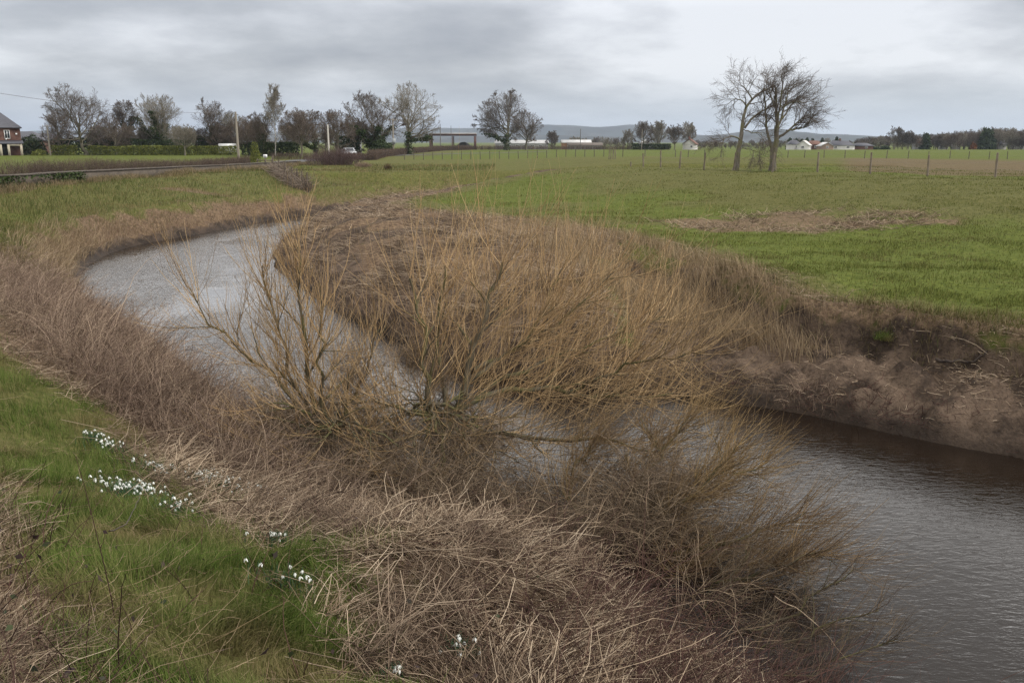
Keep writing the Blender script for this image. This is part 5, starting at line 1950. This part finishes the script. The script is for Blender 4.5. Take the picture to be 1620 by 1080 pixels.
M_BRICK = bricks('red brick', (.11, .052, .038), (.14, .068, .05), (.12, .09, .075))
M_SLATE = plain('slate roof', (.075, .075, .088), (.055, .055, .066), 2.2, .6, stretch=(1, 1, 3))
M_TILE = plain('brown tile roof', (.15, .075, .055), (.10, .055, .042), 2.2, .8)
M_WHITE = plain('white render', (.60, .585, .555), (.5, .485, .46), .8, .9)
M_FRAME = plain('white window frame', (.75, .75, .73), (.7, .7, .68), 4, .5)
M_DOOR = plain('dark door paint', (.04, .035, .035), (.03, .027, .027), 4, .4)
M_CLAD = plain('grey cladding', (.30, .30, .29), (.22, .22, .215), .5, .8, stretch=(4, 4, .3))
M_WROOF = plain('pale sheet roof', (.48, .475, .47), (.38, .375, .37), .5, .6)
_g, _t, _b = new_mat('window glass'); _b.inputs['Base Color'].default_value = (.02, .024, .03, 1); _b.inputs['Roughness'].default_value = .08; _b.inputs['Specular IOR Level'].default_value = .5
M_GLASS = _g


def buildings():
    # brick house at the left edge: hipped slate roof, lean-to porch with stone posts
    h = house('brick_house', 'red brick house with slate roof and porch at the far left edge', -9, 170, 9.6, 8.5, 5.1, 3.2, M_BRICK, M_SLATE, 3.6, rot=math.radians(31),
              wins=[('f', 2.55, 3.95, .95, 1.6), ('f', -1.2, 3.95, .95, 1.6), ('r', 0, 3.9, .9, 1.4)], chimney=[-2.5])
    z = 2.75
    m = MB(); V = [(-4.4, -6.0, 2.2), (5.05, -6.0, 2.2), (5.05, -4.23, z), (-4.4, -4.23, z)]; V += [(a, b, c + .1) for a, b, c in V]
    m.add(V, [(0, 3, 2, 1), (4, 5, 6, 7), (0, 1, 5, 4), (1, 2, 6, 5), (2, 3, 7, 6), (3, 0, 4, 7)]); m.build('porch_roof', M_SLATE, h)
    st = plain('pale porch stone', (.42, .37, .29), (.34, .30, .23), 3, .85)
    for px in (1.2, 2.5, 4.6):
        m = MB(); m.box((px, -5.7, .95), (.42, .42, 2.46)); m.build('porch_post', st, h)
    m = MB(); m.box((3.5, -5.7, 1.98), (1.75, .36, .36)); m.build('porch_lintel', st, h)
    m = MB(); m.box((1.85, -4.28, 1.25), (1.0, .06, 2.2)); m.build('door', M_DOOR, h)
    m = MB(); m.box((2.3, -4.36, 3.05), (.2, .2, .2)); m.box((4.1, -4.30, 4.05), (.28, .09, .28)); m.build('alarm_box', M_FRAME, h)
    house('outbuilding', 'low grey roofed outbuilding behind the evergreen bush by the brick house', 44, 205, 8, 7, 2.9, 2.0, M_BRICK, M_SLATE, 2.5, cat='building')
    house('outbuilding', 'dark roofed cottage end between pole and outbuilding at left', 74, 215, 6, 6, 3.0, 1.6, M_BRICK, M_SLATE, 0, cat='building', wins=[('f', -1.2, 1.5, .8, 1.0)])
    # garden shed roof glimpsed through trees
    house('shed', 'pale roofed shed glimpsed between the brown trees right of the white pole', 553, 200, 5.0, 4, 2.8, .7, M_CLAD, M_WROOF, 0, cat='shed')
    # open fronted steel barn with a heap inside
    Y = 350
    b = at(717, Y)
    root = empty('open_barn', tuple(b), 'open sided barn of rusty brown steel frames seen against the hills', 'barn')
    rust = plain('rusty steel', (.10, .05, .042), (.065, .036, .032), 1.5, .8)
    wd, hh, dp = 17.6, 5.4, 8.0
    for sx in (-.5, 0, .5):
        for sy in (-.5, .5):
            m = MB(); m.box((sx * wd, sy * dp, hh / 2 - .2), (.62 if sx else .34, .5, hh)); m.build('post', rust, root)
    for sy in (-.5, .5):
        m = MB(); m.box((0, sy * dp, hh + .28), (wd + 1.0, .54, .62)); m.build('beam', rust, root)
    m = MB(); V = [(-wd / 2 - .5, -dp / 2 - .6, hh + .6), (wd / 2 + .5, -dp / 2 - .6, hh + .6), (wd / 2 + .5, dp / 2 + .6, hh + .6), (-wd / 2 - .5, dp / 2 + .6, hh + .6), (-wd / 2 - .5, 0, hh + 1.1), (wd / 2 + .5, 0, hh + 1.1)]
    m.add(V, [(0, 1, 5, 4), (2, 3, 4, 5), (0, 3, 2, 1)], [(0, 4, 3), (1, 2, 5)]); m.build('roof', plain('barn roof', (.24, .23, .22), (.17, .16, .155), .6, .8), root)
    rng = np.random.default_rng(3)
    # heap in the right bay
    u = np.linspace(0, 2 * math.pi, 25)[:-1]; r = np.linspace(1, 0, 7)
    V = [(np.cos(a) * q * 4.1 + 4.2, np.sin(a) * q * 3.0, 2.9 * (1 - q ** 2) + rng.normal(0, .06)) for q in r[:-1] for a in u] + [(4.2, 0, 2.95)]
    Q = [(i * 24 + k, i * 24 + (k + 1) % 24, i * 24 + 24 + (k + 1) % 24, i * 24 + 24 + k) for i in range(5) for k in range(24)]
    T = [(5 * 24 + k, 5 * 24 + (k + 1) % 24, 144) for k in range(24)]
    o = MB().add(V, Q, T).build('heap', plain('dark heap', (.035, .035, .033), (.022, .022, .022), 1, .8), None, True, tuple(b)); tag(o, 'dark rounded heap under the right bay of the open barn', 'heap')
    # sheds on the skyline
    house('farm_shed', 'long low grey farm shed behind the lone oak', 825, 400, 24, 9, 2.9, 1.4, M_CLAD, plain('grey roof', (.38, .38, .38), (.3, .3, .3), .6, .8), 0, cat='shed',
          wins=[('f', a, 1.9, 1.6, .8) for a in (-9, -5.5, -2, 1.5, 5, 8.5)])
    house('farm_shed', 'orange brown farm shed with white roof right of the tiny round tree', 911, 380, 12.4, 8, 3.0, 1.1, plain('orange boards', (.30, .17, .10), (.24, .13, .08), .8, .8, stretch=(4, 4, .3)), M_WROOF, 0, cat='shed',
          wins=[('f', 3, 1.6, 1.4, .9)])
    house('farm_shed', 'long dark brown roofed shed in front of the orange shed', 925, 362, 14, 6, 1.7, 1.0, M_CLAD, plain('dark brown roof', (.12, .10, .085), (.09, .075, .065), .6, .8), 0, cat='shed')
    house('white_house', 'tiny white gable end half hidden under the first tree of the row', 1021, 350, 4.0, 5, 2.2, 1.5, M_WHITE, M_WROOF, 0, rot=math.pi / 2, wins=[('l', 0, 1.2, .8, .9)])
    house('white_house', 'white gabled cottage with brown roof and chimney alone right of the tree row', 1092, 345, 7.5, 4.8, 2.1, 1.9, M_WHITE, M_TILE, 0, rot=math.pi / 2 - .35, chimney=[-2.2],
          wins=[('l', -1.0, 1.2, .9, 1.0), ('f', 1.5, 1.2, 1.0, 1.0)])
    house('white_bungalow', 'white bungalow with hipped slate roof, first of the pair beyond the green field', 1255, 392, 4.6, 6, 2.4, 1.8, M_WHITE, M_SLATE, 1.5, wins=[('f', .6, 1.4, 1.0, 1.0)])
    house('white_bungalow', 'white gabled bungalow, second of the pair beyond the green field', 1272, 388, 6.5, 5, 2.1, 1.9, M_WHITE, M_WHITE, 0, rot=math.pi / 2 - .5, wins=[('l', 0, 1.3, 1.2, 1.0), ('f', 1.2, 1.3, 1.0, 1.0)])
    house('brick_bungalow', 'red brown brick bungalow between the white pair and the pale gable', 1287, 398, 6.0, 6, 2.3, 1.7, M_BRICK, M_TILE, 1.6, wins=[('f', 0, 1.4, 1.2, 1.0)])
    house('brick_bungalow', 'brick gable end with white edged roof left of the slate roofed bungalow', 1305, 388, 6.0, 5.4, 1.7, 1.5, plain('pale brick', (.30, .22, .17), (.25, .18, .14), 2, .9), M_WROOF, 0, rot=math.pi / 2, wins=[('l', 0, 1.2, 1.0, .9)])
    house('slate_bungalow', 'long slate roofed bungalow with raised middle ridge', 1328, 394, 11, 7, 1.9, 2.0, M_WHITE, M_SLATE, 2.5, wins=[('f', -3, 1.2, 1.4, .9), ('f', 2.5, 1.2, 1.4, .9)], chimney=[0])
    house('slate_bungalow', 'lower slate roofed bungalow at the right end of the houses', 1363, 394, 8, 6, 1.7, 1.2, M_BRICK, M_SLATE, 2.0, wins=[('f', 1, 1.1, 1.2, .8)])
    rng2 = np.random.default_rng(12)
    for i, (px, w, lab) in enumerate(((1456, 6, 'big brown roofed house half hidden in the wood below the dark evergreen'), (1492, 3, 'small white walled house left of the rusty beech bush'), (1512, 2.4, 'tiny white wall between the beech bush and the small white house'),
                                      (1564, 3.4, 'white house under the cedar like evergreen in the far wood'), (1583, 3.0, 'white house just right of the one under the cedar'), (1612, 6.0, 'white walled house at the right edge of the far wood'))):
        house('house', lab, px, 446, w, 5, 3.4 if i == 0 else 2.6, 1.8, M_CLAD if i == 0 else M_WHITE, M_TILE if i == 0 else M_SLATE, 0, wins=[('f', 0, 1.5, .8, .9)])


buildings()


def vehicles():
    # white van behind the clipped hedge
    b = at(361, 178)
    root = empty('van', tuple(b), 'white van parked behind the clipped hedge near the tall pole', 'van')
    pr = np.array([(-1.15, .35), (-1.15, 1.9), (-1.0, 2.25), (1.1, 2.25), (1.2, 1.9), (1.2, .35)])
    def prof_body(pr, w, mat, name, parent):
        n = len(pr)
        V = [(x, -w / 2, z) for x, z in pr] + [(x, w / 2, z) for x, z in pr]
        m = MB(); m.add(V, [(i, (i + 1) % n, n + (i + 1) % n, n + i) for i in range(n)], [(0, i + 1, i) for i in range(1, n - 1)] + [(n, n + i, n + i + 1) for i in range(1, n - 1)])
        return m.build(name, mat, parent)
    vp = plain('white van paint', (.5, .5, .49), (.46, .46, .45), .5, .3, spec=.5)
    prof_body(pr, 4.8, vp, 'body', root)
    m = MB(); m.box((1.215, -1.5, 1.55), (.03, 1.3, .6)); m.box((1.215, 1.0, 1.55), (.03, 1.3, .6)); m.build('window', M_GLASS, root)
    ty = plain('tyre rubber', (.02, .02, .02), (.025, .025, .025), 5, .9)
    for sx in (-1.0, 1.0):
        for sy in (-1.5, 1.5):
            m = MB(); m.tubes(np.array([[[sx - .12, sy, .34], [sx, sy, .34], [sx + .12, sy, .34]]]), np.array([[.32, .34, .32]]), 14); m.build('wheel', ty, root, True)
    # silver car on the road beyond the purple bush
    b = at(553, 142); b[2] += .05
    root = empty('car', tuple(b), 'silver car on the road seen beyond the purple brown bush', 'car')
    cp = plain('silver car paint', (.50, .52, .54), (.47, .49, .51), .5, .25, metal=.3, spec=.5)
    lo = np.array([(-2.1, .28), (-2.12, .75), (-1.9, .92), (1.15, .95), (2.05, .78), (2.12, .45), (2.05, .28)])
    up = np.array([(-1.85, .93), (-1.35, 1.42), (.25, 1.45), (1.1, .955)])
    prof_body(lo, 1.75, cp, 'body', root)
    cab = prof_body(up, 1.5, cp, 'cabin', root)
    m = MB()
    for s in (-1, 1):
        m.add([(-1.5, s * .757, .98), (-1.22, s * .757, 1.34), (.18, s * .757, 1.36), (.85, s * .757, .99)], [(0, 1, 2, 3)])
    m.add([(-1.79, -.62, 1.0), (-1.79, .62, 1.0), (-1.42, .58, 1.36), (-1.42, -.58, 1.36)], [(0, 1, 2, 3)])
    m.add([(1.02, -.62, 1.02), (1.02, .62, 1.02), (.36, .58, 1.40), (.36, -.58, 1.40)], [(0, 1, 2, 3)])
    m.build('window', M_GLASS, cab)
    for sx in (-1.3, 1.32):
        for sy in (-.8, .8):
            m = MB(); m.tubes(np.array([[[sx, sy - .1, .31], [sx, sy, .31], [sx, sy + .1, .31]]]), np.array([[.29, .31, .29]]), 14); m.build('wheel', ty, root, True)
    lt = plain('lamp lens', (.7, .7, .68), (.6, .6, .6), 5, .2)
    for sy in (-.6, .6):
        m = MB(); m.box((2.07, sy, .66), (.1, .3, .14)); m.build('headlight', lt, root)
    root.rotation_euler = (0, 0, math.radians(-70))
    # sign on a post by the debris fence
    b = at(421, 93)
    root = empty('sign', tuple(b), 'small white notice board on a post by the debris choked fence', 'sign')
    wd = plain('sign post wood', (.12, .10, .08), (.08, .066, .054), 8, .9)
    m = MB(); m.box((0, 0, .55), (.08, .08, 1.5)); m.build('post', wd, root)
    top = W(421, 247, 93)[2] - b[2]
    m = MB(); m.box((0, -.06, top), (.42, .03, .32)); bo = m.build('board', M_FRAME, root)
    m = MB(); m.box((0, -.078, top), (.16, .004, .12)); m.build('panel', plain('grey print', (.3, .3, .3), (.25, .25, .25), 8, .6), bo)
    # low rail fence beside it
    root = empty('rail_fence', tuple(at(410, 94)), 'low brown timber rails between the ivy stump and the white sign', 'fence')
    o0 = at(410, 94)
    for px in (408, 420, 431):
        q = at(px, 94); m = MB(); m.box(q - o0 + [0, 0, .35], (.1, .1, .9)); m.build('post', wd, root)
    a, b2 = at(408, 94) - o0, at(431, 94) - o0
    for z in (.35, .65):
        m = MB(); m.tubes(np.array([[a + [0, -.08, z], (a + b2) / 2 + [0, -.08, z], b2 + [0, -.08, z]]]), np.array([[.045, .045, .045]]), 4); m.build('rail', wd, root)


vehicles()


def hills():
    def ridge(prof, Y, depth, seed):
        px = np.arange(-500, 2120, 8.0)
        py = np.interp(px, [q[0] for q in prof], [q[1] for q in prof])
        top = np.array([W(a, b, Y)[2] for a, b in zip(px, py)]) + (vn(px, px * 0, 60, seed) - .5) * Y * .0010 + (vn(px, px * 0, 18, seed + 1) - .5) * Y * .0006
        x = np.array([W(a, 220, Y)[0] for a in px])
        u = np.array([-1, -.75, -.5, -.28, -.1, 0, .12, .35, .7, 1])
        sh = np.array([0, .16, .42, .72, .94, 1, .95, .7, .3, 0])
        zb = -22.0
        X = np.repeat(x[:, None], len(u), 1) * (1 + u[None] * depth / Y)
        Yv = Y + u[None] * depth + 0 * X
        Z = zb + (top[:, None] - zb) * sh[None] + (vn(X, Yv, 160, seed + 2) - .5) * 9 * (sh * (1 - sh))[None] * 3
        n, K = X.shape
        i = np.arange(n - 1)[:, None] * K + np.arange(K - 1)[None]
        return np.column_stack([X.ravel(), Yv.ravel(), Z.ravel()]), np.stack([i, i + K, i + K + 1, i + 1], -1).reshape(-1, 4)
    A = [(-500, 214), (0, 210), (85, 206), (300, 212), (550, 208), (620, 203), (700, 203), (780, 204), (860, 198), (900, 198.5), (950, 201), (1000, 197), (1040, 202), (1090, 212), (1140, 216), (1300, 218), (2120, 218)]
    Bp = [(-500, 219), (600, 219), (760, 216), (900, 214), (1000, 217), (1100, 216), (1150, 212), (1195, 205), (1230, 203), (1262, 208), (1300, 212), (1340, 213), (1400, 217), (1440, 213), (1500, 211), (1560, 214), (1620, 214), (2120, 215)]
    mb = MB()
    for prof, Y, d, s in ((A, 3600, 500, 5), (Bp, 2300, 350, 9)):
        mb.add(*ridge(prof, Y, d, s))
    m, t, b = new_mat('haze tinted hill fields and woods')
    tc = N(t, 'ShaderNodeTexCoord')
    vor = N(t, 'ShaderNodeTexVoronoi'); t.links.new(tc.outputs['Object'], vor.inputs['Vector']); vor.inputs['Scale'].default_value = .008
    nz = noise(t, tc.outputs['Object'], .012, 5)
    sp = N(t, 'ShaderNodeSeparateColor'); t.links.new(vor.outputs['Color'], sp.inputs[0])
    c = ramp(t, sp.outputs[0], [(0, (.040, .050, .056)), (.4, (.052, .062, .066)), (.7, (.060, .066, .070)), (1, (.036, .044, .052))])  # blue-grey of distance haze put into the field and wood colours
    c = mixc(t, smooth(t, nz, .5, .62), c, (.038, .042, .044))
    t.links.new(c, b.inputs['Base Color']); b.inputs['Roughness'].default_value = 1
    tag(mb.build('hills', m, None, True), 'blue hazy hills along the horizon', kind='structure')


hills()


def haze():
    m = bpy.data.materials.new('haze air')
    m.use_nodes = True
    t = m.node_tree; t.nodes.clear()
    v = N(t, 'ShaderNodeVolumePrincipled')
    v.inputs['Color'].default_value = (.68, .79, .95, 1)
    v.inputs['Density'].default_value = HAZE
    v.inputs['Anisotropy'].default_value = .0
    o = N(t, 'ShaderNodeOutputMaterial')
    t.links.new(v.outputs[0], o.inputs['Volume'])
    m.cycles.homogeneous_volume = True
    mb = MB(); mb.box((0, 2150, 38), (9400, 5200, 124))
    tag(mb.build('haze', m), 'pale blue damp air over the fields', 'haze', kind='stuff')


HAZE = .00009
haze()
